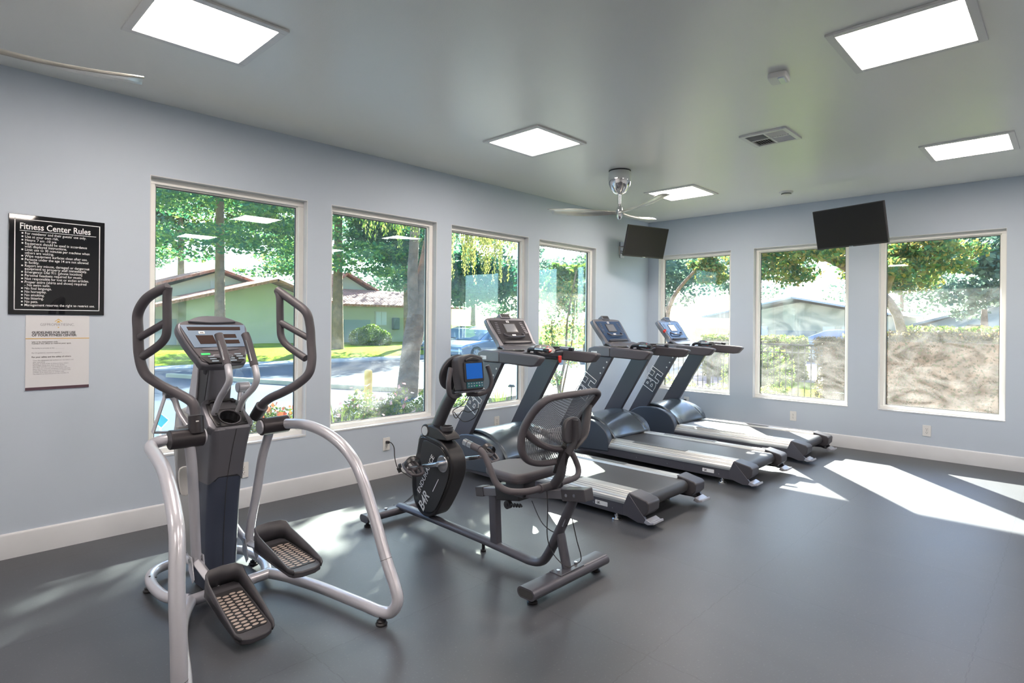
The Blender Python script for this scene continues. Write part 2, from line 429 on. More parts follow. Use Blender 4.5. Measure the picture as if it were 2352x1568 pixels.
# air vent
r = empty('air_vent', (-2.855,-2.79,H), label='white square ceiling air vent with four louvre quarters', cat='air vent')
bm = NB(); o = .178; i_ = .145
mm(bm, (-o,-o,-.014), (o,-i_,0)); mm(bm, (-o,i_,-.014), (o,o,0)); mm(bm, (-o,-i_,-.014), (-i_,i_,0)); mm(bm, (i_,-i_,-.014), (o,i_,0))
mm(bm, (-.008,-i_,-.012), (.008,i_,0)); mm(bm, (-i_,-.008,-.012), (i_,.008,0)); obj('vent_frame', bm, M['white'], r, bevel=.0015)
bm = NB(); mm(bm, (-i_,-i_,-.002), (i_,i_,0)); obj('duct', bm, M['black'], r)
bm = NB()
for qx in (-1, 1):
    for qy in (-1, 1):
        for k in range(7):
            t = .018+k*.0185; rot = Matrix.Rotation(R(38*qy), 3, 'X') if qx*qy > 0 else Matrix.Rotation(R(38*qx), 3, 'Y')
            if qx*qy > 0: box(bm, (qx*.076, qy*t, -.008), (.134, .016, .0015), rot)
            else: box(bm, (qx*t, qy*.076, -.008), (.016, .134, .0015), rot)
obj('louvres', bm, M['white'], r)
# detectors
r = empty('motion_sensor', (-3.995,-3.255,H), rz=R(8), label='small white boxy sensor on the ceiling beside the large light', cat='sensor')
bm = NB(); prism(bm, rrect(.13,.105,.02), FZ, -.034, 0); obj('sensor_body', bm, M['white'], r, bevel=.006)
bm = NB(); prism(bm, rrect(.10,.035,.01,0,-.02), FZ, -.040, -.03); obj('lens', bm, mat('sensor_lens', (.55,.62,.78), .2), r, bevel=.003)
r = empty('smoke_detector', (-.79,-2.205,H), label='small round white smoke detector near the garden wall', cat='smoke detector')
bm = NB(); lathe(bm, [(0,-.042),(.035,-.042),(.048,-.034),(.05,-.02),(.07,-.016),(.072,0)]); obj('detector_body', bm, M['white'], r)
bm = NB(); lathe(bm, [(.0495,-.030),(.0515,-.030),(.0515,-.024),(.0495,-.024)]); obj('smoke_slot', bm, M['gasket'], r)

# ------------------------------------------------------------------ outlets
def outlet(p, side, label, plugged=False, nm='wall_outlet'):
    """side A: faces -y; side B: faces -x"""
    r = empty(nm, p, rz=0 if side == 'A' else R(-90), label=label, cat='outlet', group='white wall outlets')
    if side == 'B': r.rotation_euler = (0,0,R(-90))
    bm = NB(); prism(bm, rrect(.075,.118,.006), lambda u, v, w: V((u, w, v)), -.006, 0); pl = obj('cover_plate', bm, M['white'], r, bevel=.002)
    for dz in (.020, -.020):
        bm = NB(); prism(bm, rrect(.033,.028,.010,0,dz), lambda u, v, w: V((u, w, v)), -.008, -.005); s = obj('receptacle', bm, M['white'], r)
        bm = NB()
        for sx, h in ((-.0065,.009), (.0065,.007)): mm(bm, (sx-.0012,-.0086,dz-h/2+.003), (sx+.0012,-.0078,dz+h/2+.003))
        cyl(bm, (0,-.0086,dz-.008), (0,-.0078,dz-.008), .0028, n=10); obj('slots', bm, M['gasket'], s)
    bm = NB(); cyl(bm, (0,-.0075,0), (0,-.006,0), .003, n=10); obj('screw', bm, M['steel'], r)
    return r
outlet((-4.525,0,.298), 'A', 'outlet under the second street window with the bike cord plugged in')
outlet((-5.80,0,.283), 'A', 'outlet low on the wall behind the elliptical trainer')
outlet((-3.11,0,.337), 'A', 'outlet behind the nearest treadmill under the third street window')
outlet((0,-3.395,.30), 'B', 'outlet beneath the widest garden window with the brown hedge')
outlet((0,-2.04,.30), 'B', 'outlet beneath the middle garden window')
outlet((0,-.625,.345), 'B', 'outlet with a black plug behind the farthest treadmill')
def wire(name, pts, rad, mtl, parent=None, **k):
    bm = NB(); tube(bm, pts, rad, n=8, sub=8); return obj(name, bm, mtl, parent, **k)
r = empty('power_cord', (-4.525,-.008,.318), label='black power cord drooping from the outlet under the second street window to the bike', cat='power cord')
bm = NB(); prism(bm, rrect(.026,.024,.008), lambda u, v, w: V((u, w, v)), -.034, 0); obj('plug', bm, M['black'], r, bevel=.004)
wire('cord', [(0,-.03,0),(.012,-.06,-.005),(.03,-.075,-.05),(.035,-.08,-.14),(.05,-.11,-.23),(.09,-.2,-.285),(.06,-.4,-.308),(-.15,-.62,-.311),(-.42,-.82,-.30),(-.56,-.93,-.25)], .0042, M['black'], r)
r = empty('treadmill_power_cord', (-.008,-.61,.355), label='black power cord plugged in beneath the garden window, dropping behind the farthest treadmill', cat='power cord')
bm = NB(); box(bm, (-.016,0,0), (.03,.032,.028)); obj('plug', bm, M['black'], r, bevel=.006)
wire('cord', [(-.03,0,0),(-.05,.02,-.03),(-.07,.05,-.12),(-.10,.12,-.25),(-.2,.2,-.345),(-.32,.22,-.349)], .0045, M['black'], r)

# ------------------------------------------------------------------ signs
r = empty('rules_sign', (-6.928,-.001,1.74), label='glossy black sign listing fitness center rules in white letters', cat='sign')
bm = NB(); mm(bm, (-.236,-.008,-.298), (.236,0,.298)); obj('sign_board', bm, M['sign'], r, bevel=.002)
bm = NB(); w_, h_ = .211, .272; k = .0045; yy = (-.0092,-.0078)
mm(bm, (-w_,yy[0],h_-k), (w_,yy[1],h_)); mm(bm, (-w_,yy[0],-h_), (w_,yy[1],-h_+k)); mm(bm, (-w_,yy[0],-h_), (-w_+k,yy[1],h_)); mm(bm, (w_-k,yy[0],-h_), (w_,yy[1],h_))
mm(bm, (-.187,yy[0],.2005), (.190,yy[1],.2035)); obj('border', bm, M['whitepaint'], r)
text('sign_title', 'Fitness Center Rules', .052, M['whitepaint'], r, (-.188,-.0085,.212), (1,0,0), (0,0,1), bold=.0007, sx=.80)
rules = ["For residents' and their guests' use only.", 'Use at your own risk.', 'Hours: 7 am -10 pm', 'Equipment should be used in accordance\nwith displayed instructions.',
 'Limit use to 30 minutes per machine when\nothers are waiting.', 'Wipe equipment surfaces clean after use.', 'Persons under the age 14 are not allowed\nin facility.',
 'Report any misuse, damaged or dangerous\nequipment to property staff immediately.', 'Emergency: Dial 911 [phone location]', 'Personal headsets required for music.',
 'Not responsible for lost or stolen articles.', 'Proper attire (shirts and shoes) required\n- No swim suits.', 'No foul language.', 'No horseplay.', 'No smoking.', 'No littering.', 'No pets.', 'Management reserves the right to restrict use.']
z = .180; bul = NB()
for s in rules:
    text('sign_lettering', s, .0215, M['whitepaint'], r, (-.163,-.0085,z), (1,0,0), (0,0,1), ls=.86, bold=.0001, sx=.86)
    mm(bul, (-.178,-.0092,z+.003), (-.170,-.008,z+.011)); z -= .0206*(1+.89*s.count('\n'))*.97
obj('bullet_marks', bul, M['whitepaint'], r)

r = empty('guidelines_poster', (-6.926,-.001,1.210), label='white guidelines poster with dark bottom strip directly under the rules sign', cat='poster')
bm = NB(); mm(bm, (-.157,-.003,-.226), (.157,0,.226)); obj('poster_sheet', bm, M['paper'], r)
bm = NB(); mm(bm, (-.157,-.0042,-.226), (.157,-.003,-.209)); obj('footer_band', bm, mat('plum_print', (.10,.055,.075), .5), r)
bm = NB(); mm(bm, (-.157,-.0040,.084), (.157,-.003,.088)); obj('amber_rule', bm, M['orange'], r)
bm = NB(); f_ = lambda u, v, w: V((u, w, v))
prism(bm, [(-.02,.190),(.0,.207),(.02,.190),(.016,.190),(0,.202),(-.016,.190)], f_, -.004, -.003); prism(bm, [(-.011,.184),(0,.195),(.011,.184)], f_, -.004, -.003); prism(bm, [(-.005,.156),(.005,.156),(0,.150)], f_, -.004, -.003)
obj('house_logo', bm, M['orange'], r)
text('logo_lettering', 'GSFPROPERTIESINC.', .021, M['greyprint'], r, (-.004,-.0033,.164), (1,0,0), (0,0,1), 'CENTER', ext=.0004, sx=.9)
text('poster_heading', 'GUIDELINES FOR SAFE USE\nOF YOUR FITNESS CENTER:', .0195, M['blackprint'], r, (-.128,-.0033,.116), (1,0,0), (0,0,1), ext=.0004, ls=.85, bold=.0006, sx=.92)
text('poster_lettering', 'Use is by reservation only.\nContact the office to reserve your spot.', .0125, M['blackprint'], r, (-.128,-.0033,.062), (1,0,0), (0,0,1), ext=.0004, ls=.8, bold=.0001, sx=.95)
text('poster_lettering', 'The facility is currently at this: __________', .0095, M['greyprint'], r, (-.128,-.0033,.024), (1,0,0), (0,0,1), ext=.0004, sx=.95)
text('poster_lettering', 'Per CA guidelines, maximum capacity is ________', .0095, M['greyprint'], r, (-.128,-.0033,-.004), (1,0,0), (0,0,1), ext=.0004, sx=.95)
text('poster_lettering', 'For your safety and the safety of others:', .0125, M['blackprint'], r, (-.128,-.0033,-.030), (1,0,0), (0,0,1), ext=.0004, bold=.0002, sx=.95)
text('poster_lettering', 'Clean the equipment and surfaces you use before and\nafter exercising.\nMaintain at least 6 feet of distance from others.\nRemember hands-free when in the facility.\nDO NOT ENTER if you are feeling ill or sick.\nHave had any potential symptoms within the past.\nCome into contact with someone to contact with\nCOVID-19 or think have or contact with\nThe board is a reserved person the COVID-19.', .0098, M['greyprint'], r, (-.122,-.0033,-.050), (1,0,0), (0,0,1), ext=.0004, ls=1.05, sx=.93)

# ------------------------------------------------------------------ televisions
def tv(c, ux, tilt, w, h, label, wallp):
    r = empty('wall_television', (0,0,0), label=label, cat='television', group='wall-mounted televisions')
    ux = V(ux).normalized(); n0 = ux.cross(V((0,0,1))).normalized()      # faces the room
    uy = (V((0,0,1))*math.cos(tilt)+n0*-math.sin(tilt)*-1*-1).normalized()
    # screen normal leans down: tilt the up vector backwards over the viewer
    uy = (V((0,0,1))*math.cos(tilt)+n0*math.sin(tilt)).normalized(); n = ux.cross(uy).normalized()
    f = lambda u, v, d: V(c)+ux*u+uy*v+n*d
    bm = NB(); prism(bm, rrect(w,h,.006), f, -.028, 0); prism(bm, rrect(w*.72,h*.62,.03,0,-.02), f, -.055, -.027); obj('television_case', bm, M['black'], r, bevel=.003)
    bm = NB(); prism(bm, rrect(w-.018,h-.026,.002,0,.004), f, -.001, .0015); obj('screen', bm, M['tvscreen'], r)
    bm = NB(); prism(bm, rrect(.045,.005,.001,0,-h/2+.0055), f, .0, .0022); obj('maker_badge', bm, M['steel'], r)
    wp = V(wallp); bk = f(0,-.02,-.06)
    bm = NB(); wn = V((0,-1,0)) if abs(wp.y) < .01 else V((-1,0,0)); wt = V((0,0,1)).cross(wn)
    q = lambda u, v, d: wp+wt*u+V((0,0,v))+wn*d
    prism(bm, rrect(.09,.22,.006), q, 0, .022); 
    ws = V((0,0,0)); a = q(0,0,.02); b = bk; mid = (a+b)/2+wt*.05
    for dz in (-.045, .045):
        tube(bm, [a+V((0,0,dz)), mid+V((0,0,dz)), b+V((0,0,dz*.6))], .011, n=8, sub=1)
    cyl(bm, mid+V((0,0,-.06)), mid+V((0,0,.06)), .016); prism(bm, rrect(.2,.2,.01,0,-.02), f, -.062, -.054)
    obj('wall_bracket', bm, M['steel'], r)
    return r, f
t1, f1 = tv((-.845,-.475,2.485), (.962,-.272,0), R(15), .70, .405, 'flat black television angled off the street wall in the far corner', (-.72,0,2.43))
t2, f2 = tv((-.715,-2.81,2.455), (-.262,-.965,0), R(14), .74, .425, 'flat black television tilted down above the gap between two garden windows', (0,-2.80,2.5))
bm = NB(); mm(bm, (-.78,-.008,2.36), (-.70,0,2.48)); o_ = obj('cable_plate', bm, M['white'], bevel=.002, label='white cable plate on the wall at the edge of the corner television', cat='wall plate')
wire('television_cable', [(-.75,-.01,2.42),(-.77,-.07,2.40),(-.80,-.2,2.35),(-.83,-.36,2.36),(-.84,-.43,2.42)], .005, M['black'], label='black cable looping from the wall plate to the corner television', cat='cable')

# ------------------------------------------------------------------ treadmills
M['rail'] = stripes_mat('ribbed_aluminium', (.74,.75,.73), (.34,.35,.36), 22, 'X', .34, .6, .0015)
M['belt'] = mat('running_belt', (.045,.045,.048), .42, bump=(260,.6,.0015), var=(1.5,.15))
M['hood'] = mat('hood_plastic', (.12,.145,.17), .27, metal=.35, coat=.25)
M['fair'] = mat('fairing_plastic', (.085,.105,.135), .38, metal=.2)
M['tface'] = mat('console_face', (.032,.030,.036), .55, spec=.2)
M['tlcd'] = mat('grey_display', (.20,.21,.24), .12)
M['tray'] = mat('smoke_tray', (.16,.17,.17), .12, coat=.6)
M['padgrey'] = mat('rail_tread', (.10,.11,.115), .5, bump=(300,.5,.001))

def treadmill(x, y, label, seed=0, clip='hang', blue=False):
    r = empty('treadmill', (x,y,0), label=label, cat='treadmill', group='treadmills in a row facing the street windows')
    # base frame rails
    for s in (-1, 1):
        bm = NB(); prism(bm, [(.0,.055),(.0,.13),(-1.98,.13),(-2.05,.05),(-1.9,.045)], FX, s*.355, s*.408); fr = obj('frame_rail', bm, M['graphite'], r, bevel=.004)
        bm = NB()
        for k in range(6): cyl(bm, (s*.408,-.95-k*.17,.085-.006*(k % 2)), (s*.4105,-.95-k*.17,.085-.006*(k % 2)), .005, n=10)
        obj('bolts', bm, M['steel'], fr)
        # side rail (foot rest)
        bm = NB(); cs = [(.262,.196),(.268,.212),(.285,.214),(.345,.212),(.352,.206),(.372,.196),(.376,.189),(.392,.180),(.396,.172),(.410,.160),(.414,.13),(.262,.13)]
        prism(bm, [(s*a, b) for a, b in cs], lambda u, v, w: V((u, w, v)), -.59, -1.95); rl = obj('side_rail', bm, M['rail'], r, angle=20)
        bm = NB(); prism(bm, [(s*a, b) for a, b in ((.283,.2135),(.345,.2125),(.345,.2155),(.283,.2165))], lambda u, v, w: V((u, w, v)), -.86, -1.44); obj('foot_pad', bm, M['padgrey'], rl)
        # rear end cap
        bm = NB(); f = lambda u, v, w: V((w, u, v))
        prism(bm, [(-1.94,.222),(-2.085,.192),(-2.105,.175),(-2.10,.115),(-2.06,.075),(-1.94,.10)], f, s*.272, s*.425); cp = obj('rear_cap', bm, M['charcoal'], r, bevel=.008, seg=3)
        bm = NB(); prism(bm, [(-1.94,.215),(-1.944,.215),(-2.085,.062),(-2.10,.035),(-2.02,.030),(-1.90,.062),(-1.90,.12)], f, s*.409, s*.428); obj('side_gusset', bm, M['graphite'], r, bevel=.003)
        bm = NB(); prism(bm, [(-2.085,.068),(-2.125,.052),(-2.145,.060),(-2.15,.044),(-2.10,.030),(-2.07,.040)], f, s*.295, s*.430); obj('transport_lip', bm, mat('lip_grey', (.42,.44,.50), .3, metal=.3) if 'lip' not in M else M['lip'], r, bevel=.003)
        # hood side fairing
        bm = NB(); prof = [(.0,.06),(.01,.28),(-.01,.318),(-.06,.352),(-.13,.382),(-.21,.396),(-.30,.399),(-.39,.390),(-.46,.371),(-.52,.343),(-.57,.305),(-.60,.262),(-.618,.215),(-.622,.16),(-.615,.09)]
        prism(bm, prof, FX, s*.30, s*.415); obj('hood_fairing', bm, M['fair'], r, bevel=.010, seg=3, angle=25)
        # lift foot
        bm = NB(); lathe(bm, [(.036,0),(.036,.010),(.030,.016),(.012,.018),(.012,.028),(.016,.030),(.016,.040),(.007,.042),(.007,.07)], c=(s*.30-.1*(s<0)*1.0,-1.83,0)); obj('levelling_foot', bm, M['steel'], r)
        # upright
        bm = NB(); prism(bm, [(.045,.28),(-.425,1.07),(-.65,1.07),(-.17,.28)], FX, s*.362, s*.408); up = obj('upright', bm, M['graphite'], r, bevel=.006, seg=3)
        bm = NB()
        for q in ((-.545,.955), (-.505,.895), (-.585,1.015)): cyl(bm, (s*.408,*q), (s*.4105,*q), .0085, n=14)
        obj('bolts', bm, M['white'], up)
        # handrail
        bm = NB()
        prism(bm, [(-.345,1.10),(-.36,1.155),(-.43,1.176),(-.63,1.168),(-.63,1.072),(-.43,1.072),(-.37,1.078)], FX, s*.355, s*.425); hr = obj('handrail_bracket', bm, M['silverd'], r, bevel=.010, seg=3)
        bm = NB(); prism(bm, [(-.63,1.170),(-1.05,1.148),(-1.105,1.138),(-1.10,1.118),(-1.045,1.060),(-.99,1.054),(-.63,1.068)], FX, s*.352, s*.428); obj('handrail', bm, M['rubber'], r, bevel=.014, seg=3)
    text('upright_logo', 'BH', .215, M['whitepaint'], r, (-.4095,-.305,.585), (0,-.525,.851), (0,.851,.525), outline=.0040, bold=.011, shear=.0, ls=1, label='white outlined BH lettering')
    # small label on the near handrail
    bm = NB(); prism(bm, rrect(.075,.032,.003,-.435,1.108), FX, -.426, -.4275); lb = obj('rail_label', bm, M['whitepaint'], r)
    text('label_lettering', 'BH', .02, M['blackprint'], lb, (-.4278,-.41,1.10), (0,-1,0), (0,0,1), ext=.0003)
    bm = NB(); prism(bm, rrect(.11,.032,.004,-1.70,.092), FX, -.408, -.4098); lb = obj('frame_label', bm, M['whitepaint'], r)
    text('label_lettering', 'LK', .024, M['blackprint'], lb, (-.4102,-1.66,.084), (0,-1,0), (0,0,1), ext=.0003, bold=.001)
    # motor hood: dished centre shell
    bm = NB(); rows = []; prof = [(.0,.30),(-.02,.345),(-.08,.390),(-.16,.415),(-.25,.422),(-.34,.414),(-.42,.392),(-.50,.352),(-.57,.300),(-.625,.240),(-.64,.214)]
    for (yy, zz) in prof:
        row = []
        for j in range(13):
            t = j/12*2-1; e = (1-t*t); k = max(0, (-yy-.3)/.4)
            row.append(bm.verts.new((t*.335, yy+.065*e*k, zz-.024*e*(.25+.6*k))))
        rows.append(row)
    for A, B in zip(rows, rows[1:]):
        for j in range(12): bm.faces.new((A[j], A[j+1], B[j+1], B[j]))
    obj('motor_hood', bm, M['hood'], r, solid=.012, angle=60)
    bm = NB(); prism(bm, [(-.075,-.012),(-.04,.018),(.075,.018),(.085,-.004),(.045,-.020),(-.055,-.020)], frame_map((-.06,-.165,.3895), (1,0,0), (0,1,-.05)), 0, .004); bd = obj('hood_badge', bm, M['black'], r)
    text('badge_lettering', 'BH', .028, M['whitepaint'], bd, (-.083,-.176,.3945), (1,0,0), (0,1,-.05), ext=.0004, bold=.001, sx=1.4)
    bm = NB(); mm(bm, (-.34,-.70,.07), (.34,-.02,.17)); obj('motor_pan', bm, M['black'], r)
    # deck and belt
    bm = NB(); mm(bm, (-.27,-1.99,.125), (.27,-.60,.186)); obj('deck', bm, M['black'], r)
    bm = NB(); prof = [(-.58,.196)]; prof += [(-1.2,.197), (-1.96,.197)]
    prof += [(-2.0+(-.048)*math.sin(R(a))*1.0, .149+.048*math.cos(R(a))) for a in range(0, 181, 15)] + [(-.58,.101)]
    prism(bm, prof, FX, -.258, .258); obj('running_belt', bm, M['belt'], r, angle=40)
    # front cross piece and dash
    bm = NB(); prism(bm, [(-.40,1.085),(-.38,1.150),(-.44,1.178),(-.68,1.168),(-.72,1.150),(-.70,1.105),(-.60,1.085)], FX, -.36, .36); obj('dash', bm, M['silverd'], r, bevel=.012, seg=3)
    for s in (-1, 1):
        bm = NB(); pl = sm2([(s*.13,-.48),(s*.30,-.47),(s*.33,-.56),(s*.28,-.68),(s*.15,-.68),(s*.11,-.58)]); prism(bm, pl, FZ, 1.172, 1.180); tr = obj('cup_tray', bm, M['tray'], r, bevel=.003)
    # control pod and pulse grips
    bm = NB(); f = frame_map((-.01,-.80,1.182), (1,0,0), (0,.72,.69))
    prism(bm, sm2([(-.135,-.005),(-.10,.048),(0,.066),(.10,.048),(.135,-.005),(.09,-.050),(0,-.060),(-.09,-.050)]), f, -.035, .0); pod = obj('control_pod', bm, M['charcoal'], r, bevel=.010, seg=3)
    bm = NB(); prism(bm, sm2([(-.105,-.005),(-.075,.04),(0,.055),(.075,.04),(.105,-.005),(.06,-.045),(-.06,-.045)]), f, 0, .003); obj('keypad', bm, M['black'], pod)
    for (a, b, mt, sz, nm) in ((-.01,.012,'green',.011,'start_key'), (-.06,.018,'steel',.006,'key'), (-.045,.033,'steel',.006,'key'), (.05,.026,'red',.007,'key'), (.04,.006,'steel',.006,'key')):
        bm = NB(); prism(bm, rrect(sz*2.2, sz*1.2, sz*.4, a, b), f, .003, .006); obj(nm, bm, M[mt], pod)
    bm = NB(); prism(bm, sm2([(-.03,-.012),(.0,-.004),(.045,-.010),(.05,-.035),(.0,-.045),(-.03,-.035)]), f, .002, .018); obj('stop_button', bm, M['red'], pod, bevel=.004)
    for s in (-1, 1):
        bm = NB(); tube(bm, [(s*.12,-.70,1.165),(s*.155,-.74,1.182),(s*.17,-.80,1.186),(s*.175,-.97,1.180)], .0165, n=16); g = obj('pulse_grip', bm, M['black'], r)
        bm = NB(); cyl(bm, (s*.1712,-.83,1.1875), (s*.1738,-.93,1.1840), .0178, n=18); obj('sensor_plate', bm, M['steel'], g)
        bm = NB(); tube(bm, [(s*.13,-.78,1.158),(s*.15,-.80,1.172),(s*.17,-.84,1.180)], .012, n=10); obj('grip_stem', bm, M['charcoal'], r)
    # console
    o = V((0,-.470,1.205)); upv = V((0,.59,.81)); f = frame_map(o, (1,0,0), upv)
    for_ = [(-.215,-.02),(-.245,.06),(-.262,.20),(-.262,.29),(-.235,.315),(-.10,.325),(.10,.325),(.235,.315),(.262,.29),(.262,.20),(.245,.06),(.215,-.02)]
    bm = NB(); prism(bm, sm2(for_, 3), f, -.05, 0); con = obj('console', bm, M['silverd'], r, bevel=.010, seg=3, angle=30)
    bm = NB(); prism(bm, [(-.20,.02),(-.232,.285),(.232,.285),(.20,.02)], f, 0, .004); face = obj('console_face', bm, M['tface'] if not blue else M['tblue'], con)
    bm = NB(); prism(bm, rrect(.165,.105,.006,-.005,.195), f, .004, .007); obj('screen_bezel', bm, M['black'], face)
    bm = NB(); prism(bm, rrect(.145,.088,.002,-.005,.195), f, .0065, .008); obj('screen', bm, M['tlcd'] if blue != 2 else M['tlit'], face)
    bm = NB(); prism(bm, rrect(.036,.022,.002,-.005,.268), f, .004, .006); lg = obj('console_logo', bm, M['whitepaint'], face)
    text('logo_lettering', 'BH', .016, M['blackprint'], lg, f(-.016,.262,.0064), (1,0,0), upv, ext=.0003, bold=.0006)
    bm = NB(); prism(bm, rrect(.048,.018,.002,-.005,.112), f, .004, .007); obj('console_sticker', bm, M['whitepaint'], face)
    for s in (-1, 1):
        for k in range(7):
            bm = NB(); prism(bm, rrect(.038,.0075,.003, s*(.166+.003*k), .255-.0195*k), f, .004, .0065); obj('key', bm, M['silverd'], face)
    bm = NB(); tube(bm, [f(-.13,.13,.004),f(-.125,.10,.02),f(-.09,.085,.025),f(.08,.085,.025),f(.115,.10,.02),f(.12,.13,.004)], .008, n=10); obj('tablet_holder', bm, M['graphite'], con)
    bm = NB(); prism(bm, sm2([(-.16,.020),(.15,.020),(.16,.032),(.14,.040),(-.15,.040)], 3), f, .0, .016); obj('book_rest', bm, M['charcoal'], con, bevel=.003)
    bm = NB(); prism(bm, rrect(.13,.055,.008,.0,.335), f, -.045, .010); sp = obj('fan_box', bm, M['silverd'], con, bevel=.004)
    bm = NB()
    for k in range(4): mmf = prism(bm, rrect(.022,.034,.002,-.040+k*.027,.337), f, .0095, .0115)
    obj('fan_grille', bm, M['black'], sp)
    bm = NB(); prism(bm, [(-.395,1.16),(-.40,1.20),(-.455,1.225),(-.50,1.215),(-.53,1.165)], FX, -.20, .20); obj('console_neck', bm, M['charcoal'], r, bevel=.012, seg=3)
    bm = NB(); prism(bm, sm2([(-.22,.0),(-.265,-.045),(-.30,-.12),(-.2,-.15),(0,-.16),(.2,-.15),(.30,-.12),(.265,-.045),(.22,.0)], 3), frame_map((0,-.470,1.215), (1,0,0), (0,.955,.28)), -.022, 0); obj('console_apron', bm, M['silverd'], r, bevel=.008)
    # red safety key
    if clip == 'hang':
        bm = NB(); box(bm, (.055,-.915,1.105), (.040,.012,.044)); box(bm, (.058,-.915,1.08), (.03,.01,.03)); k_ = obj('safety_clip', bm, M['red'], r, bevel=.004)
        wire('clip_cord', [(.03,-.86,1.165),(.045,-.90,1.15),(.055,-.915,1.125)], .002, M['black'], k_)
    elif clip == 'side':
        bm = NB(); box(bm, (-.275,-.40,1.33), (.05,.02,.03), Matrix.Rotation(R(-25), 3, 'Y')); k_ = obj('safety_clip', bm, M['red'], r, bevel=.004)
        wire('clip_cord', [(-.27,-.41,1.32),(-.235,-.43,1.27),(-.22,-.46,1.21),(-.20,-.5,1.17)], .003, M['white'], k_)
    return r
M['lip'] = mat('lip_grey', (.42,.44,.50), .3, metal=.3)
M['tblue'] = mat('console_face_blue', (.035,.07,.15), .25, coat=.3)
M['tlit'] = mat('lit_display', (.55,.62,.75), .2, emit=((.7,.82,1), .5))
treadmill(-3.60,-.32,'treadmill nearest the camera, its deck partly hidden by the recumbent bike seat', clip='hang')
treadmill(-2.11,-.44,'middle treadmill of the row with a dark bluish console', clip=None, blue=1)
treadmill(-.80,-.48,'farthest treadmill in the corner, bright blue console and red safety clip hanging at its side', clip='side', blue=2)

# ------------------------------------------------------------------ recumbent bike (faces the street windows)
r = empty('recumbent_bike', (-5.09,-1.0,0), label='black recumbent exercise bike with blue screen and open mesh backrest', cat='exercise bike')
fr = NB()
tube(fr, [(0,-.02,.085),(0,-.30,.085),(0,-.85,.075),(0,-1.20,.062),(0,-1.31,.06),(0,-1.385,.082),(0,-1.435,.145),(0,-1.475,.22),(0,-1.545,.36),(0,-1.60,.475)], .036, n=18, r2=.024, up=(1,0,0))
obj('main_frame', fr, M['graphite'], r)
bm = NB(); prism(bm, rrect(.10,.052,.026), lambda u, v, w: V((w, u-.02, v+.062)), -.30, .27); st = obj('front_stabilizer', bm, M['graphite'], r)
for sx in (-.27,.24):
    bm = NB(); lathe(bm, [(.022,0),(.022,.012),(.012,.016),(.012,.04)], c=(sx,-.02,0)); obj('stabilizer_foot', bm, M['black'], st)
bm = NB(); cyl(bm, (-.12,-.02,.085), (-.12,-.02,.096), .011, n=12); obj('stabilizer_bolt', bm, M['steel'], st)
bm = NB(); prism(bm, rrect(.118,.056,.028), lambda u, v, w: V((w, u-1.56, v+.062)), -.33, .315); st = obj('rear_stabilizer', bm, M['graphite'], r)
bm = NB()
prism(bm, rrect(.098,.040,.020), lambda u, v, w: V((w, u-1.56, v+.062)), -.3312, -.3302); obj('open_tube_end', bm, M['gasket'], st)
for sx in (-.28,.26):
    bm = NB(); lathe(bm, [(.026,0),(.028,.008),(.022,.014),(.012,.016),(.012,.04)], c=(sx,-1.56,0)); obj('stabilizer_foot', bm, M['black'], st)
bm = NB(); mm(bm, (-.10,-1.60,.088), (.10,-1.52,.095)); pl = obj('mounting_plate', bm, M['graphite'], st, bevel=.002)
for sx in (-.075,.075):
    bm = NB(); cyl(bm, (sx,-1.56,.095), (sx,-1.56,.106), .0095, n=8); obj('hex_bolt', bm, M['steel'], st)
bm = NB(); tube(bm, [(0,-1.51,.27),(0,-1.56,.085)], .030, n=18, r2=.022, up=(1,0,0), sub=1); obj('rear_brace', bm, M['graphite'], r)
bm = NB(); lathe(bm, [(.018,0),(.018,.01),(.01,.014),(.01,.06)], c=(0,-.90,0)); obj('middle_foot', bm, M['black'], r)
bm = NB(); prism(bm, rrect(.062,.048,.008), lambda u, v, w: V((v, u-.995-(.37-w)*-.06*-1, w)), .085, .375); obj('seat_post_front', bm, M['graphite'], r)
# sloping seat rail
ux = V((0,-1,.178)).normalized(); f = frame_map((0,-.875,.372), ux, (0,.178,1))
bm = NB(); prism(bm, rrect(.83,.050,.004,.415,0), f, -.030, .030); obj('seat_rail', bm, M['silverd'], r, bevel=.004)
bm = NB(); prism(bm, rrect(.07,.058,.006,.02,0), f, -.034, .034); obj('rail_end_cap', bm, M['charcoal'], r, bevel=.003)
bm = NB(); prism(bm, rrect(.16,.064,.006,.760,0), f, -.037, .037); ec = obj('rail_end_cap', bm, M['charcoal'], r, bevel=.003)
for a in (.715,.77):
    bm = NB(); cyl(bm, f(a,0,.036), f(a,0,.040), .009, n=14); cyl(bm, f(a,0,-.036), f(a,0,-.040), .009, n=14); obj('cap_bolt', bm, M['steel'], ec)
bm = NB(); prism(bm, [(.60,-.026),(.60,.026),(.55,.026),(.55,-.026)], f, -.0312, -.0304); 
bm.free()
bm = NB(); prism(bm, rrect(.19,.095,.004,.27,.004), f, -.045, .045); obj('slide_carriage', bm, M['black'], r, bevel=.004)
bm = NB(); cyl(bm, f(.27,-.065,.03), f(.27,-.065,.055), .024, n=20); cyl(bm, f(.27,-.065,.055), f(.27,-.065,.058), .012, n=14)
for k in range(4): tube(bm, [f(.30+k*.022,-.075,.05), f(.31+k*.022,-.058,.05), f(.322+k*.022,-.072,.05)], .006, n=8, sub=3)
obj('slide_lever', bm, M['black'], r)
bm = NB(); mm(bm, (-.055,-1.28,.42), (.055,-1.14,.535)); obj('seat_pedestal', bm, M['charcoal'], r, bevel=.006)
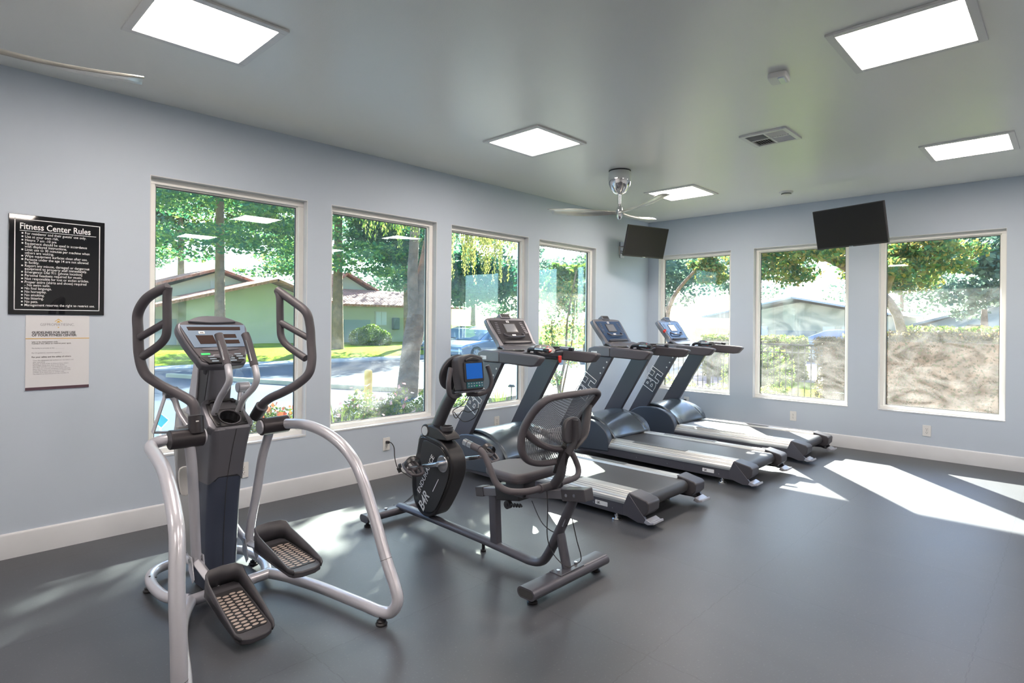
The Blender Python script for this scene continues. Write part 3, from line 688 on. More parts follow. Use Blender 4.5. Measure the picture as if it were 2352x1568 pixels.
# seat cushion
bm = NB(); pl = sm2([(-.09,-1.03),(.09,-1.03),(.165,-1.11),(.185,-1.24),(.165,-1.35),(0,-1.37),(-.165,-1.35),(-.185,-1.24),(-.165,-1.11)], 5)
prism(bm, pl, FZ, .528, .585); obj('seat', bm, M['rubber'], r, bevel=.022, seg=4, angle=60)
# seat-back post
bm = NB(); tube(bm, [(0,-1.36,.475),(0,-1.44,.505),(0,-1.50,.575),(0,-1.52,.66),(0,-1.545,.745)], .034, n=18, r2=.026, up=(1,0,0)); obj('back_post', bm, M['charcoal'], r)
bm = NB(); tube(bm, [(0,-1.49,.60),(0,-1.53,.70),(0,-1.55,.76)], .046, n=4, r2=.036, up=(1,0,0), sub=3); obj('post_clamp', bm, M['black'], r, bevel=.006)
# backrest
FRM = [(0,-1.505,.668),(-.08,-1.475,.660),(-.15,-1.45,.668),(-.20,-1.435,.695),(-.228,-1.428,.745),(-.235,-1.432,.80),(-.236,-1.445,.85),(-.234,-1.475,.905),(-.230,-1.52,.965),(-.222,-1.565,1.008),(-.19,-1.59,1.030),(-.14,-1.60,1.036),(-.07,-1.61,1.040),(0,-1.615,1.041),(.07,-1.61,1.041),(.14,-1.60,1.040),(.20,-1.592,1.036),(.236,-1.58,1.018),(.238,-1.555,.985),(.234,-1.52,.94),(.228,-1.485,.895),(.222,-1.46,.85),(.212,-1.455,.80),(.185,-1.46,.75),(.13,-1.475,.71),(.07,-1.49,.68)]
bm = NB(); tube(bm, FRM, .024, n=14, sub=4, closed=True, r2=.0175, up=(0,1,0)); bk = obj('backrest_frame', bm, M['rubber'], r)
bm = NB(); 
for s in (-1, 1): tube(bm, [(s*.232,-1.436,.865),(s*.205,-1.455,.825),(s*.15,-1.49,.775),(s*.08,-1.52,.745),(0,-1.53,.735)], .027, n=14, r2=.018, up=(0,1,0))
obj('backrest_brace', bm, M['rubber'], bk)
def mesh_fabric():
    m = bpy.data.materials.new('mesh_fabric'); m.use_nodes = True; nt = m.node_tree; N = nt.nodes; L = nt.links; b = N['Principled BSDF']
    b.inputs['Base Color'].default_value = (.20,.22,.25,1); b.inputs['Roughness'].default_value = .7
    tc = N.new('ShaderNodeTexCoord'); vo = N.new('ShaderNodeTexVoronoi'); vo.inputs['Scale'].default_value = 210; vo.inputs['Randomness'].default_value = .05
    L.new(tc.outputs['Object'], vo.inputs['Vector']); g = mth(N, L, 'LESS_THAN', vo.outputs['Distance'], .44)
    tr = N.new('ShaderNodeBsdfTransparent'); mx = N.new('ShaderNodeMixShader'); L.new(g, mx.inputs[0]); L.new(b.outputs[0], mx.inputs[1]); L.new(tr.outputs[0], mx.inputs[2]); L.new(mx.outputs[0], N['Material Output'].inputs['Surface'])
    return m
bm = NB(); P = catmull(FRM, 2, True); n_ = len(P)
rows = []
for k in range(5):
    t = k/4*.97; rows.append([bm.verts.new(V((0,-1.53,.86)).lerp(p, t) + V((0,-.03*(1-t),0))) for p in P] if k else [bm.verts.new(V((0,-1.56,.86)))])
for j in range(n_): bm.faces.new((rows[0][0], rows[1][j], rows[1][(j+1) % n_]))
for A, B in zip(rows[1:], rows[2:]):
    for j in range(n_): bm.faces.new((A[j], B[j], B[(j+1) % n_], A[(j+1) % n_]))
obj('mesh_back', bm, mesh_fabric(), r, angle=80)
bm = NB(); pl = [(-.055,.78),(-.075,.83),(-.06,.895),(.0,.915),(.06,.895),(.075,.83),(.055,.78)]; prism(bm, sm2(pl, 3), FY, -1.595, -1.572); obj('lumbar_plate', bm, M['charcoal'], r, bevel=.006)
bm = NB(); tube(bm, [(.04,-1.56,.74),(.10,-1.585,.80),(.16,-1.56,.87),(.20,-1.54,.95)], .03, n=12, r2=.012, up=(0,1,0)); tube(bm, [(-.02,-1.57,.72),(0,-1.60,.80),(0,-1.60,.90)], .028, n=12, r2=.010, up=(0,1,0)); obj('back_shell', bm, M['charcoal'], r)
bm = NB(); tube(bm, [(-.035,-1.49,.67),(-.075,-1.47,.655),(-.095,-1.46,.69)], .012, n=12); obj('recline_knob', bm, M['black'], r)
# U-shaped seat handlebar
bm = NB()
LH = [(-.30,-1.17,.722),(-.30,-1.215,.70),(-.30,-1.265,.63),(-.297,-1.31,.56),(-.28,-1.37,.53),(-.245,-1.42,.525),(-.17,-1.45,.523),(0,-1.455,.522),(.15,-1.455,.522),(.225,-1.45,.53),(.255,-1.435,.565),(.245,-1.41,.63),(.23,-1.37,.68),(.26,-1.28,.70),(.29,-1.18,.715)]
tube(bm, LH, .0175, n=16, sub=6); hb = obj('seat_handlebar', bm, M['rubber'], r)
for s, x0 in ((-1,-.30), (1,.295)):
    bm = NB(); cyl(bm, (x0,-1.055,.742), (x0,-1.185,.720), .0195, n=20); g = obj('pulse_grip', bm, M['rubber'], hb)
    bm = NB(); cyl(bm, (x0,-1.058,.7425), (x0,-1.088,.737), .0205, n=20); cyl(bm, (x0,-1.094,.736), (x0,-1.125,.7315), .0205, n=20); obj('sensor_plate', bm, M['steel'], hb)
bm = NB(); cyl(bm, (-.10,-1.453,.522), (.05,-1.456,.522), .0225, n=20); obj('bar_sleeve', bm, M['charcoal'], hb)
bm = NB(); cyl(bm, (.052,-1.456,.522), (.062,-1.456,.522), .026, n=20); cyl(bm, (-.112,-1.453,.522), (-.102,-1.453,.522), .026, n=20); obj('sleeve_collar', bm, M['rubber'], hb)
# drive housing
HP = [(-.33,.655),(-.45,.652),(-.545,.635),(-.61,.60),(-.652,.555),(-.672,.50),(-.668,.44),(-.64,.37),(-.59,.28),(-.51,.165),(-.455,.125),(-.39,.108),(-.33,.125),(-.275,.175),(-.245,.25),(-.236,.345),(-.25,.43),(-.29,.53)]
HS = sm2(HP, 3)
bm = NB(); prism(bm, HS, FX, -.062, .062); hs = obj('drive_housing', bm, M['black'], r, bevel=.012, seg=3, angle=30)
cx_, cz_ = -.46, .39
bm = NB(); prism(bm, [(cx_+(a-cx_)*.90, cz_+(b-cz_)*.93) for a, b in HS], FX, -.067, .067); obj('side_cover', bm, M['blackgloss'], hs, bevel=.004)
bm = NB(); prism(bm, [(cx_+(a-cx_)*.78-.02, cz_+(b-cz_)*.86) for a, b in HS], FX, -.0705, -.066); obj('cover_ridge', bm, M['black'], hs, bevel=.003)
bm = NB(); lathe(bm, [(.055,-.074),(.055,-.069),(.048,-.076),(.0,-.076)], c=(0,-.585,.50), axis='X', n=40); lathe(bm, [(.055,.067),(.055,.072),(.048,.075),(.0,.075)], c=(0,-.585,.50), axis='X', n=40); obj('crank_disc', bm, M['steel'], hs)
text('housing_lettering', 'ENDURANCE', .050, M['whitepaint'], hs, (-.0728,-.345,.255), (0,-.50,.866), (0,.866,.50), ext=.0005, sx=1.05, ls=1)
text('housing_lettering', 'B4R', .098, M['whitepaint'], hs, (-.0728,-.385,.142), (0,-.50,.866), (0,.866,.50), ext=.0005, shear=.25, bold=.0012, sx=.82)
bm = NB(); box(bm, (-.0722,-.515,.345), (.0006,.005,.11), Matrix.Rotation(R(33), 3, 'X')); obj('housing_stripe', bm, M['whitepaint'], hs)
# cranks and pedals
def crank(s, ang, nm=''):
    c = V((s*.095,-.585,.50)); e = c+V((s*.015, math.cos(ang)*.165, math.sin(ang)*.165))
    bm = NB(); cyl(bm, (s*.07,c.y,c.z), (s*.118,c.y,c.z), .014, n=20); tube(bm, [c, e], .016, n=12, sub=1, r2=.008, up=(0,-math.sin(ang),math.cos(ang)), rs=(1,.75)); obj('crank_arm', bm, M['steel'], r)
    pc = e+V((s*.075,0,.0))
    bm = NB(); rx = Matrix.Rotation(R(28), 3, 'X')
    F = lambda x, y, z: pc + rx @ V((x, y, z))
    cyl(bm, e-V((s*.01,0,0)), pc+V((s*.05,0,0)), .009, n=12)
    pts = [F(s*-.045,.055,0),F(s*-.045,-.055,0),F(s*.045,-.055,0),F(s*.045,.055,0)]
    tube(bm, pts, .010, n=10, sub=3, closed=True); 
    for k in (-.02,.02): tube(bm, [F(k,.055,0), F(k,-.055,0)], .007, n=8, sub=1)
    lathe(bm, [(.026,-.012),(.03,0),(.026,.012)], c=tuple(pc), axis='Z', n=20)
    pd = obj('pedal', bm, M['rubber'], r)
    bm = NB(); tube(bm, [F(-.052,.02,-.004),F(-.055,.02,.035),F(-.02,.03,.062),F(.03,.03,.058),F(.055,.02,.03),F(.052,.02,-.004)], .018, n=10, r2=.0022, up=rx @ V((0,1,0))); obj('toe_strap', bm, M['black'], pd)
    bm = NB(); tube(bm, [F(s*.055,.06,-.01),F(s*.058,.075,-.035),F(s*.05,.05,-.06)], .014, n=10, r2=.003, up=(0,0,1)); obj('strap_tail', bm, M['black'], pd)
crank(-1, R(-14)); crank(1, R(166))
# mast, pivot and tray
bm = NB(); tube(bm, [(0,-.40,.66),(0,-.43,.70),(0,-.52,.85),(0,-.60,.955),(0,-.645,1.00)], .036, n=20, r2=.046, up=(1,0,0)); obj('mast', bm, M['charcoal'], r)
bm = NB(); cyl(bm, (-.062,-.385,.685), (.06,-.385,.685), .045, n=32); pv = obj('pivot_joint', bm, M['black'], r, bevel=.006)
bm = NB(); cyl(bm, (-.0655,-.385,.685), (-.061,-.385,.685), .031, n=32); obj('pivot_cap', bm, M['white'] if 0 else mat('pale_cap', (.55,.58,.60), .35), pv)
bm = NB(); prism(bm, [(-.36,.640),(-.365,.715),(-.44,.730),(-.52,.715),(-.60,.672),(-.615,.648),(-.50,.640)], FX, -.060, .060); ty = obj('bottle_tray', bm, M['black'], r, bevel=.010, seg=3)
bm = NB(); lathe(bm, [(.044,0),(.044,.028),(.038,.03),(.036,.006),(0,.005)], c=(0,-.535,.70), n=32); obj('cup_ring', bm, M['charcoal'], ty)
# display console
o = V((0,-.800,.990)); upv = V((0,.12,.993)); f = frame_map(o, (1,0,0), upv)
bm = NB(); prism(bm, [(-.088,.0),(-.104,.10),(-.104,.198),(-.09,.212),(-.05,.222),(0,.230),(.05,.222),(.09,.212),(.104,.198),(.104,.10),(.092,.0)], f, -.085, 0); cn = obj('display_console', bm, M['charcoal'], r, bevel=.012, seg=3, angle=30)
bm = NB(); prism(bm, rrect(.165,.125,.008,.008,.115), f, .0, .007); bz = obj('screen_bezel', bm, M['black'], cn, bevel=.002)
bm = NB(); prism(bm, rrect(.135,.098,.002,.010,.120), f, .0065, .0085); obj('lcd_screen', bm, mat('blue_lcd', (.005,.035,.16), .12, emit=((.0,.08,.36), .5)), cn)
bm = NB(); prism(bm, rrect(.14,.040,.004,.012,.034), f, .0, .004); kp = obj('keypad', bm, mat('teal_keypad', (.02,.13,.17), .35), cn)
for i in range(6):
    for j in range(2):
        bm = NB(); prism(bm, rrect(.011,.007,.002,-.043+i*.0225,.026+j*.016), f, .004, .006); obj('key', bm, M['green'] if (i, j) == (3, 0) else M['steel'], kp)
bm = NB(); prism(bm, sm2([(-.06,.193),(0,.207),(.06,.193),(.05,.183),(0,.188),(-.05,.183)], 3), f, -.002, .014); obj('speaker_hood', bm, M['black'], cn, bevel=.004)
bm = NB(); prism(bm, rrect(.20,.012,.004,.0,-.006), f, -.07, .004); obj('console_ledge', bm, M['graphite'], cn, bevel=.002)
bm = NB(); lathe(bm, [(.115,-.012),(.122,0),(.115,.014),(.09,.018),(.06,.010),(.0,.010),(.0,-.004),(.07,-.004),(.1,-.012)], n=40)
bmesh.ops.rotate(bm, matrix=Matrix.Rotation(R(-72), 3, 'X') @ Matrix.Rotation(R(0), 3, 'Y'), verts=bm.verts); bmesh.ops.translate(bm, vec=(-.045,-.665,1.095), verts=bm.verts)
obj('rear_shroud', bm, M['charcoal'], r)
for s in (-1, 1):
    bm = NB(); tube(bm, [(s*.03,-.70,.955),(s*.11,-.735,.950),(s*.165,-.76,.975),(s*.182,-.77,1.03),(s*.172,-.765,1.085),(s*.155,-.758,1.135)], .0155, n=14); hb = obj('console_handlebar', bm, M['rubber'], r)
bm = NB(); tube(bm, [(-.06,-.70,1.04),(-.08,-.71,1.02),(-.085,-.71,.99),(-.06,-.70,.975)], .004, n=8); obj('cable_loop', bm, M['black'], r)
# loose wires
wire('headset_wire', [(.01,-.76,.97),(-.005,-.71,.90),(0,-.66,.87),(.0,-.60,.835),(.01,-.62,.79),(.03,-.66,.84),(.05,-.70,.835),(.08,-.76,.86),(.06,-.74,.80),(.02,-.68,.775),(.0,-.61,.83)], .0028, M['black'], r)
wire('sensor_wire', [(-.05,-1.455,.50),(-.06,-1.47,.40),(-.06,-1.47,.25),(-.04,-1.50,.16),(-.02,-1.57,.11),(.02,-1.60,.12),(.045,-1.62,.15),(.03,-1.60,.25),(.015,-1.58,.36)], .0028, M['black'], r)
wire('sensor_wire', [(0,-1.30,.40),(-.02,-1.40,.30),(-.01,-1.50,.27),(0,-1.56,.33)], .0028, M['black'], r)
bm = NB(); prism(bm, rrect(.05,.010,.002,-.0,0), frame_map((-.027,-1.555,.345), (0,-.35,.94), (0,.94,.35)), -.001, .001); obj('silver_tag', bm, M['steel'], r)

# ------------------------------------------------------------------ elliptical trainer (faces the street windows)
r = empty('elliptical_trainer', (-6.42,-1.3,0), rz=R(2.5), label='big silver-tubed elliptical trainer with dark looped moving handles and two black foot pedals', cat='elliptical trainer')
TR = .0275
# right and left frame loops
RP = [(.20,-.10,.85),(.27,-.11,.852),(.31,-.25,.862),(.325,-.36,.855),(.34,-.47,.832),(.355,-.58,.785),(.367,-.67,.715),(.375,-.73,.63),(.385,-.80,.49),(.39,-.90,.29),(.392,-.965,.185),(.39,-.99,.120),(.378,-.96,.065),(.36,-.90,.052),(.345,-.80,.054),(.325,-.62,.052),(.30,-.45,.052),(.27,-.31,.052),(.245,-.22,.055),(.20,-.12,.058)]
LP = [(-.20,-.14,.85),(-.28,-.12,.852),(-.335,-.06,.828),(-.365,-.10,.815),(-.395,-.26,.812),(-.43,-.46,.800),(-.46,-.62,.765),(-.485,-.755,.70),(-.505,-.85,.62),(-.525,-.91,.45),(-.53,-.945,.28),(-.53,-.955,.15),(-.515,-.93,.085),(-.48,-.86,.055),(-.44,-.74,.052),(-.39,-.57,.052),(-.34,-.42,.052),(-.28,-.28,.053),(-.20,-.14,.056)]
for s, P in ((1, RP), (-1, LP)):
    bm = NB(); tube(bm, P, TR, n=24, sub=7); fl = obj('side_frame_tube', bm, M['silver'], r)
    q = P[8] if s > 0 else P[10]; q2 = P[9] if s > 0 else P[11]
    c = V(P[9 if s > 0 else 11]); d = (V(q2)-V(q)).normalized()
    bm = NB(); cyl(bm, c-d*.001, c+d*.001, TR+.0006, n=24); obj('tube_seam', bm, M['gasket'], fl)
    e = P[13] if s > 0 else P[13]
    bm = NB(); lathe(bm, [(.026,0),(.028,.008),(.020,.014),(.022,.02),(.012,.024),(.012,.045)], c=(s*(.352 if s > 0 else .46),-.92 if s > 0 else -.80,0)); obj('levelling_foot', bm, M['black'], fl)
# cross bar and rounded front loop
bm = NB(); tube(bm, [(-.21,-.145,.056),(.205,-.12,.058)], TR, n=20, sub=1); obj('cross_bar', bm, M['silver'], r)
bm = NB(); tube(bm, [(-.20,-.12,.055),(-.262,-.02,.055),(-.272,.10,.055),(-.262,.22,.055),(-.235,.31,.058),(-.175,.375,.058),(-.06,.405,.058),(.06,.405,.058),(.18,.375,.058),(.24,.30,.058),(.262,.18,.055),(.25,.04,.055),(.20,-.10,.055)], TR*.92, n=20, sub=6); fl = obj('front_loop', bm, M['silver'], r)
for p in ((-.262,.25), (.262,.19)):
    bm = NB(); lathe(bm, [(.026,0),(.028,.008),(.020,.014),(.022,.02),(.012,.024),(.012,.04)], c=(*p,0)); obj('levelling_foot', bm, M['black'], fl)
bm = NB(); 
for k in range(2): cyl(bm, (-.262+k*.02,.24-k*.03,.078), (-.262+k*.02,.24-k*.03,.083), .005, n=10)
obj('bolt_heads', bm, M['gasket'], fl)
# central column: lower blue-grey cover and upper grey cover
def column(bm, secs):
    """secs: (z, front y, back y, half width, corner)"""
    rings = []
    for z, y0, y1, hw, cr in secs:
        P = rrect(2*hw, y1-y0, cr, 0, (y0+y1)/2, n=5); rings.append([bm.verts.new((a, b, z)) for a, b in P])
    for A, B in zip(rings, rings[1:]):
        n = len(A)
        for j in range(n): bm.faces.new((A[j], A[(j+1) % n], B[(j+1) % n], B[j]))
    bm.faces.new(rings[0][::-1]); bm.faces.new(rings[-1])
bm = NB(); column(bm, [(.012,-.025,.19,.074,.035),(.10,-.028,.20,.078,.04),(.30,-.034,.205,.083,.04),(.50,-.050,.215,.084,.04),(.64,-.075,.225,.085,.04),(.70,-.090,.235,.086,.04)]); lc = obj('lower_column', bm, M['bluegrey'], r)
bm = NB(); column(bm, [(.575,-.0705,.228,.0885,.04),(.66,-.084,.235,.090,.04),(.76,-.108,.25,.095,.04),(.83,-.128,.26,.100,.038),(.862,-.136,.262,.103,.034),(.875,-.132,.255,.100,.03)])
# arched lower edge
for v in bm.verts:
    if v.co.z < .58: v.co.z += .055*(1-min(1,(v.co.x/.085)**2))
uc = obj('upper_column', bm, M['silverd'], r)
bm = NB(); tube(bm, [(-.004,-.030,.03),(-.004,-.0365,.30),(-.002,-.0545,.52),(.0,-.0795,.64),(.006,-.1090,.755),(.012,-.131,.835),(.014,-.1385,.862)], .0016, n=6, sub=4); obj('column_seam', bm, M['gasket'], lc)
bm = NB(); box(bm, (.045,-.034,.075), (.05,.012,.016), Matrix.Rotation(R(-18), 3, 'Y')); obj('base_clip', bm, M['steel'], lc, bevel=.003)
# side wing panels reaching forward from the column
bm = NB(); prism(bm, [(.16,.06),(.16,.86),(.30,.93),(.52,.90),(.56,.70),(.48,.40),(.36,.12)], FX, -.055, .055); obj('drive_cover', bm, mat('pale_grey_cover', (.42,.43,.44), .35, metal=.2), r, bevel=.02, seg=3)
bm = NB(); lathe(bm, [(.0,-.062),(.15,-.060),(.185,-.045),(.195,-.02),(.195,.02),(.185,.045),(.15,.060),(0,.062)], c=(-.0,.375,.735), axis='X', n=48); fw = obj('flywheel_cover', bm, mat('pale_grey_disc', (.50,.50,.49), .35, metal=.15), r, angle=50)
bm = NB(); prism(bm, sm2([(-.03,.64),(.03,.64),(.034,.57),(.018,.50),(-.018,.50),(-.034,.57)], 3), lambda u, v, w: V((-.13+u*.9, w, v)), .135, .150); obj('lock_cover', bm, M['white'], r, bevel=.003)
bm = NB(); mm(bm, (-.168,.15,.50), (-.09,.17,.86)); obj('side_shield', bm, mat('shield_grey', (.36,.37,.39), .4), r, bevel=.006)
# mast
bm = NB(); prism(bm, [(.06,.90),(.20,.90),(.305,.90),(.17,1.25),(.06,1.25),(-.005,1.235)], FX, -.058, .062); ms = obj('mast', bm, M['silverd'], r, bevel=.018, seg=4)
bm = NB(); prism(bm, [(.065,1.02),(.10,.985),(.12,.90),(.055,.90),(.045,.93)], FX, -.04, .04); bm.free()
bm = NB(); prism(bm, [(.19,.90),(.315,.90),(.18,1.26),(.135,1.26)], FX, -.070, -.058); obj('mast_side', bm, M['silver'], ms, bevel=.004)
bm = NB(); prism(bm, [(.11,.91),(.215,.91),(.115,1.20),(.03,1.16)], FX, -.0600, -.0585); obj('mast_black_panel', bm, M['black'], ms)  # thin black panel on the mast's left face
bm = NB(); tube(bm, [(0,.085,1.14),(0,.055,1.20),(0,.045,1.235)], .082, n=28, r2=.060, up=(1,0,0), rs=(.86,1.05)); obj('neck_collar', bm, M['charcoal'], r)
# tray with cup holder
ux = V((1,0,0)); uy = V((0,.82,.57)).normalized(); f = frame_map((0,-.130,.872), ux, uy)
bm = NB(); prism(bm, sm2([(-.098,.0),(-.106,.10),(-.098,.19),(-.06,.228),(.0,.235),(.06,.228),(.098,.19),(.106,.10),(.098,.0)], 3), f, -.05, .0); th = obj('tray_housing', bm, M['silverd'], r, bevel=.008, seg=3)
TI = [(-.080,.008),(-.086,.10),(-.078,.185),(.078,.185),(.086,.10),(.080,.008)]
bm = NB(); prism(bm, TI, f, -.002, .006); ty = obj('accessory_tray', bm, M['black'], r, bevel=.004)
bm = NB(); prism(bm, [(-.066,.128),(-.060,.182),(.060,.182),(.066,.128)], f, .006, .0085); obj('tray_well', bm, M['charcoal'], ty, bevel=.002)
bm = NB(); prism(bm, [(-.070,.172),(-.066,.196),(.062,.196),(.07,.172),(.05,.172),(.046,.184),(-.052,.184)], f, .006, .022); obj('tray_lip', bm, M['black'], ty, bevel=.003)
n_ = 32; cc = (.004,.066); rc = .050
circ = lambda rr, ky=1.0: [(cc[0]+rr*math.cos(2*math.pi*j/n_), cc[1]+ky*rr*math.sin(2*math.pi*j/n_)) for j in range(n_)]
for o_ in (th, ty, uc):
    bm = NB(); prism(bm, circ(rc), f, -.075, .05); cut(o_, bm)
bm = NB(); P1, P2 = circ(rc), circ(rc-.003); lo = [bm.verts.new(f(a, b, -.070)) for a, b in P1]; hi = [bm.verts.new(f(a, b, .0065)) for a, b in P1]
for j in range(n_): bm.faces.new((lo[j], lo[(j+1) % n_], hi[(j+1) % n_], hi[j]))
bm.faces.new(lo); obj('cup_well', bm, M['black'], ty)
bm = NB(); A_ = [[bm.verts.new(f(a, b, h)) for a, b in circ(rr)] for rr, h in ((rc+.006,.006),(rc+.006,.0105),(rc,.0105),(rc-.001,.004))]
for A, B in zip(A_, A_[1:]):
    for j in range(n_): bm.faces.new((A[j], A[(j+1) % n_], B[(j+1) % n_], B[j]))
obj('cup_rim', bm, M['charcoal'], ty)
bm = NB()
for a in (-.066,.072): cyl(bm, f(a,.022,.005), f(a,.030,.0070), .0065, n=14)
obj('screw_holes', bm, M['gasket'], ty)
# hubs, sockets, moving handles, swing arms
RH = [(.185,-.026,.926),(.190,-.06,.965),(.205,-.119,1.002),(.24,-.185,1.035),(.285,-.239,1.075),(.33,-.280,1.132),(.353,-.275,1.205),(.362,-.25,1.30),(.362,-.236,1.39),(.350,-.215,1.465),(.325,-.12,1.525),(.290,-.01,1.588)]
RI = [(.290,-.01,1.588),(.290,-.035,1.545),(.290,-.040,1.47),(.290,-.045,1.39),(.292,-.056,1.325),(.312,-.095,1.275),(.350,-.215,1.212)]
LH = [(-.192,-.165,.925),(-.192,-.158,.965),(-.200,-.142,1.015),(-.232,-.07,1.052),(-.270,-.03,1.078),(-.312,.006,1.111),(-.35,.050,1.158),(-.366,.075,1.245),(-.368,.088,1.36),(-.368,.092,1.445),(-.355,.037,1.509),(-.328,-.017,1.547),(-.288,-.069,1.575)]
LI = [(-.288,-.069,1.575),(-.290,-.064,1.53),(-.290,-.066,1.45),(-.290,-.066,1.37),(-.293,-.045,1.325),(-.315,-.002,1.283),(-.358,.06,1.235)]
LR = [(-.290,-.067,1.409),(-.366,.065,1.330)]; RR = [(.291,-.052,1.406),(.361,-.236,1.320)]
for s, HH, HI, HR, hy, arm in ((1, RH, RI, RR, -.105, [(.215,-.075,.80),(.205,-.02,.66),(.185,.005,.45),(.165,.008,.34),(.150,.008,.235)]),
                           (-1, LH, LI, LR, -.150, [(-.215,-.15,.82),(-.200,-.145,.70),(-.180,-.12,.50),(-.165,-.095,.35),(-.152,-.075,.245)])):
    bm = NB(); cyl(bm, (s*.155,hy,.848), (s*.305,hy,.850), .046, n=36); hb = obj('pivot_hub', bm, M['black'] if 0 else M['hubm'] if 'hubm' in M else M.setdefault('hubm', mat('dark_hub', (.045,.040,.045), .3, metal=.3)), r, bevel=.004)
    bm = NB(); cyl(bm, (s*.146,hy,.848), (s*.157,hy,.848), .036, n=30); obj('bearing_ring', bm, M['silver'], hb)
    a = V(HH[0]); b = V(HH[1]); d = (b-a).normalized()
    bm = NB(); cyl(bm, a-d*.055, a+d*.030, .0335, n=30); sk = obj('handle_socket', bm, M['hubm'], r, bevel=.003)
    bm = NB(); lathe(bm, [(.026,0),(.034,0),(.034,.004),(.026,.004)]); q = d.to_track_quat('Z', 'Y').to_matrix()
    bmesh.ops.rotate(bm, matrix=q, verts=bm.verts); bmesh.ops.translate(bm, vec=a+d*.030, verts=bm.verts); obj('socket_ring', bm, M['silverd'], sk)
    bm = NB(); side = V((0,-1,0)); prism(bm, rrect(.014,.006,.002), frame_map(a+V((-.006,-.0338,.008)), (1,0,0), d), -.001, .001); obj('socket_mark', bm, M['white'], sk)
    bm = NB(); tube(bm, HH, .0235, n=18, sub=7); mh = obj('moving_handle', bm, M['rubber'], r)
    bm = NB(); tube(bm, HI, .0200, n=16, sub=7); obj('inner_grip', bm, M['rubber'], mh)
    bm = NB(); tube(bm, HR, .0175, n=14, sub=1); obj('cross_grip', bm, M['rubber'], mh)
    bm = NB(); tube(bm, arm, .0235, n=20, sub=5); sa = obj('swing_arm', bm, M['silver'], r)
    e = V(arm[-1])
    bm = NB(); cyl(bm, e+V((-.034,0,-.020)), e+V((.034,0,-.020)), .011, n=16); obj('joint_pin', bm, M['steel'], sa)
    bm = NB(); cyl(bm, e+V((0,0,.012)), e+V((0,-.004,-.040)), .0205, n=18); obj('joint_knuckle', bm, M['silver'], sa)
    for t in (-1, 1):
        bm = NB(); prism(bm, [(e.y-.020,e.z+.0),(e.y+.018,e.z+.0),(e.y+.020,e.z-.07),(e.y-.030,e.z-.125),(e.y-.052,e.z-.10)], FX, e.x+t*.0245, e.x+t*.0295); obj('clevis_plate', bm, M['silver'], sa, bevel=.003)
# pedal trays
def pedal(s, pc, tilt, link0):
    rx = Matrix.Rotation(tilt, 3, 'X'); F = lambda x, y, z: V(pc)+rx @ V((x, y, z))
    bm = NB(); g = lambda u, v, w: F(u, v, w)
    W, L_ = .080, .20
    out = [(-W,.185),(-W*.8,.20),(W*.8,.20),(W,.185),(W*1.02,0),(W,-.170),(W*.86,-.196),(W*.4,-.212),(-W*.4,-.212),(-W*.86,-.196),(-W,-.170),(-W*1.02,0)]
    prism(bm, out, g, -.030, .0); pd = obj('foot_pedal', bm, M['charcoal'], r, bevel=.006, seg=2)
    # raised rim: tall at the toe, falling towards the heel
    bm = NB(); n = len(out)
    def hgt(y): return .016 if y < -.15 else (.016+.050*min(1, (y+.15)/.25) if y < .12 else .088)
    path = [(-W*.86,-.196),(-W,-.165),(-W*1.02,-.05),(-W*1.02,.07),(-W,.13),(-W*.98,.175),(-W*.75,.198),(0,.204),(W*.75,.198),(W*.98,.175),(W,.13),(W*1.02,.07),(W*1.02,-.05),(W,-.165),(W*.86,-.196)]
    hs_ = [.010,.016,.040,.060,.070,.092,.095,.097,.095,.092,.070,.060,.040,.016,.010]
    A = [bm.verts.new(g(x, y, -.012)) for x, y in path]; B = [bm.verts.new(g(x*1.06, y*1.02, h)) for (x, y), h in zip(path, hs_)]
    for j in range(len(path)-1): bm.faces.new((A[j], A[j+1], B[j+1], B[j]))
    obj('pedal_rim', bm, M['charcoal'], pd, solid=.007, angle=50)
    bm = NB(); prism(bm, rrect(2*W-.02,.30,.02,0,-.01), g, .0, .0022); obj('pedal_mat', bm, M['black'], pd)
    bm = NB()
    for i in range(4):
        for j in range(12):
            x = (-.048,-.016,.018,.050)[i]; y = .108-j*.0225-(i % 2)*.008
            prism(bm, [(x+.0145*math.cos(a*math.pi/6), y+.0068*math.sin(a*math.pi/6)) for a in range(12)], g, .0021, .0034)
    obj('tread_dots', bm, mat('worn_tread', (.42,.35,.31), .6) if 'tread' not in M else M['tread'], pd, kind='stuff')
    a = V(link0); b = F(0,.10,-.028); c = F(0,-.05,-.036)
    bm = NB(); tube(bm, [a, a.lerp(b, .5)+V((0,0,-.006)), b, c], .020, n=4, r2=.026, up=(0,.2,1), sub=3); obj('link_arm', bm, M['silver'], r, bevel=.004)
M['tread'] = mat('worn_tread', (.42,.35,.31), .6)
pedal(-1, (-.118,-.475,.100), R(14), (-.152,-.085,.215))
pedal(1, (.135,-.440,.265), R(4), (.150,-.005,.205))
bm = NB(); tube(bm, [(-.152,-.085,.205),(-.150,.05,.19),(-.14,.22,.20),(-.12,.33,.24)], .018, n=14, sub=4); obj('rear_link', bm, M['silver'], r)
bm = NB(); tube(bm, [(.150,-.005,.200),(.150,.10,.22),(.14,.25,.30),(.12,.34,.40)], .018, n=14, sub=4); obj('rear_link', bm, M['silver'], r)
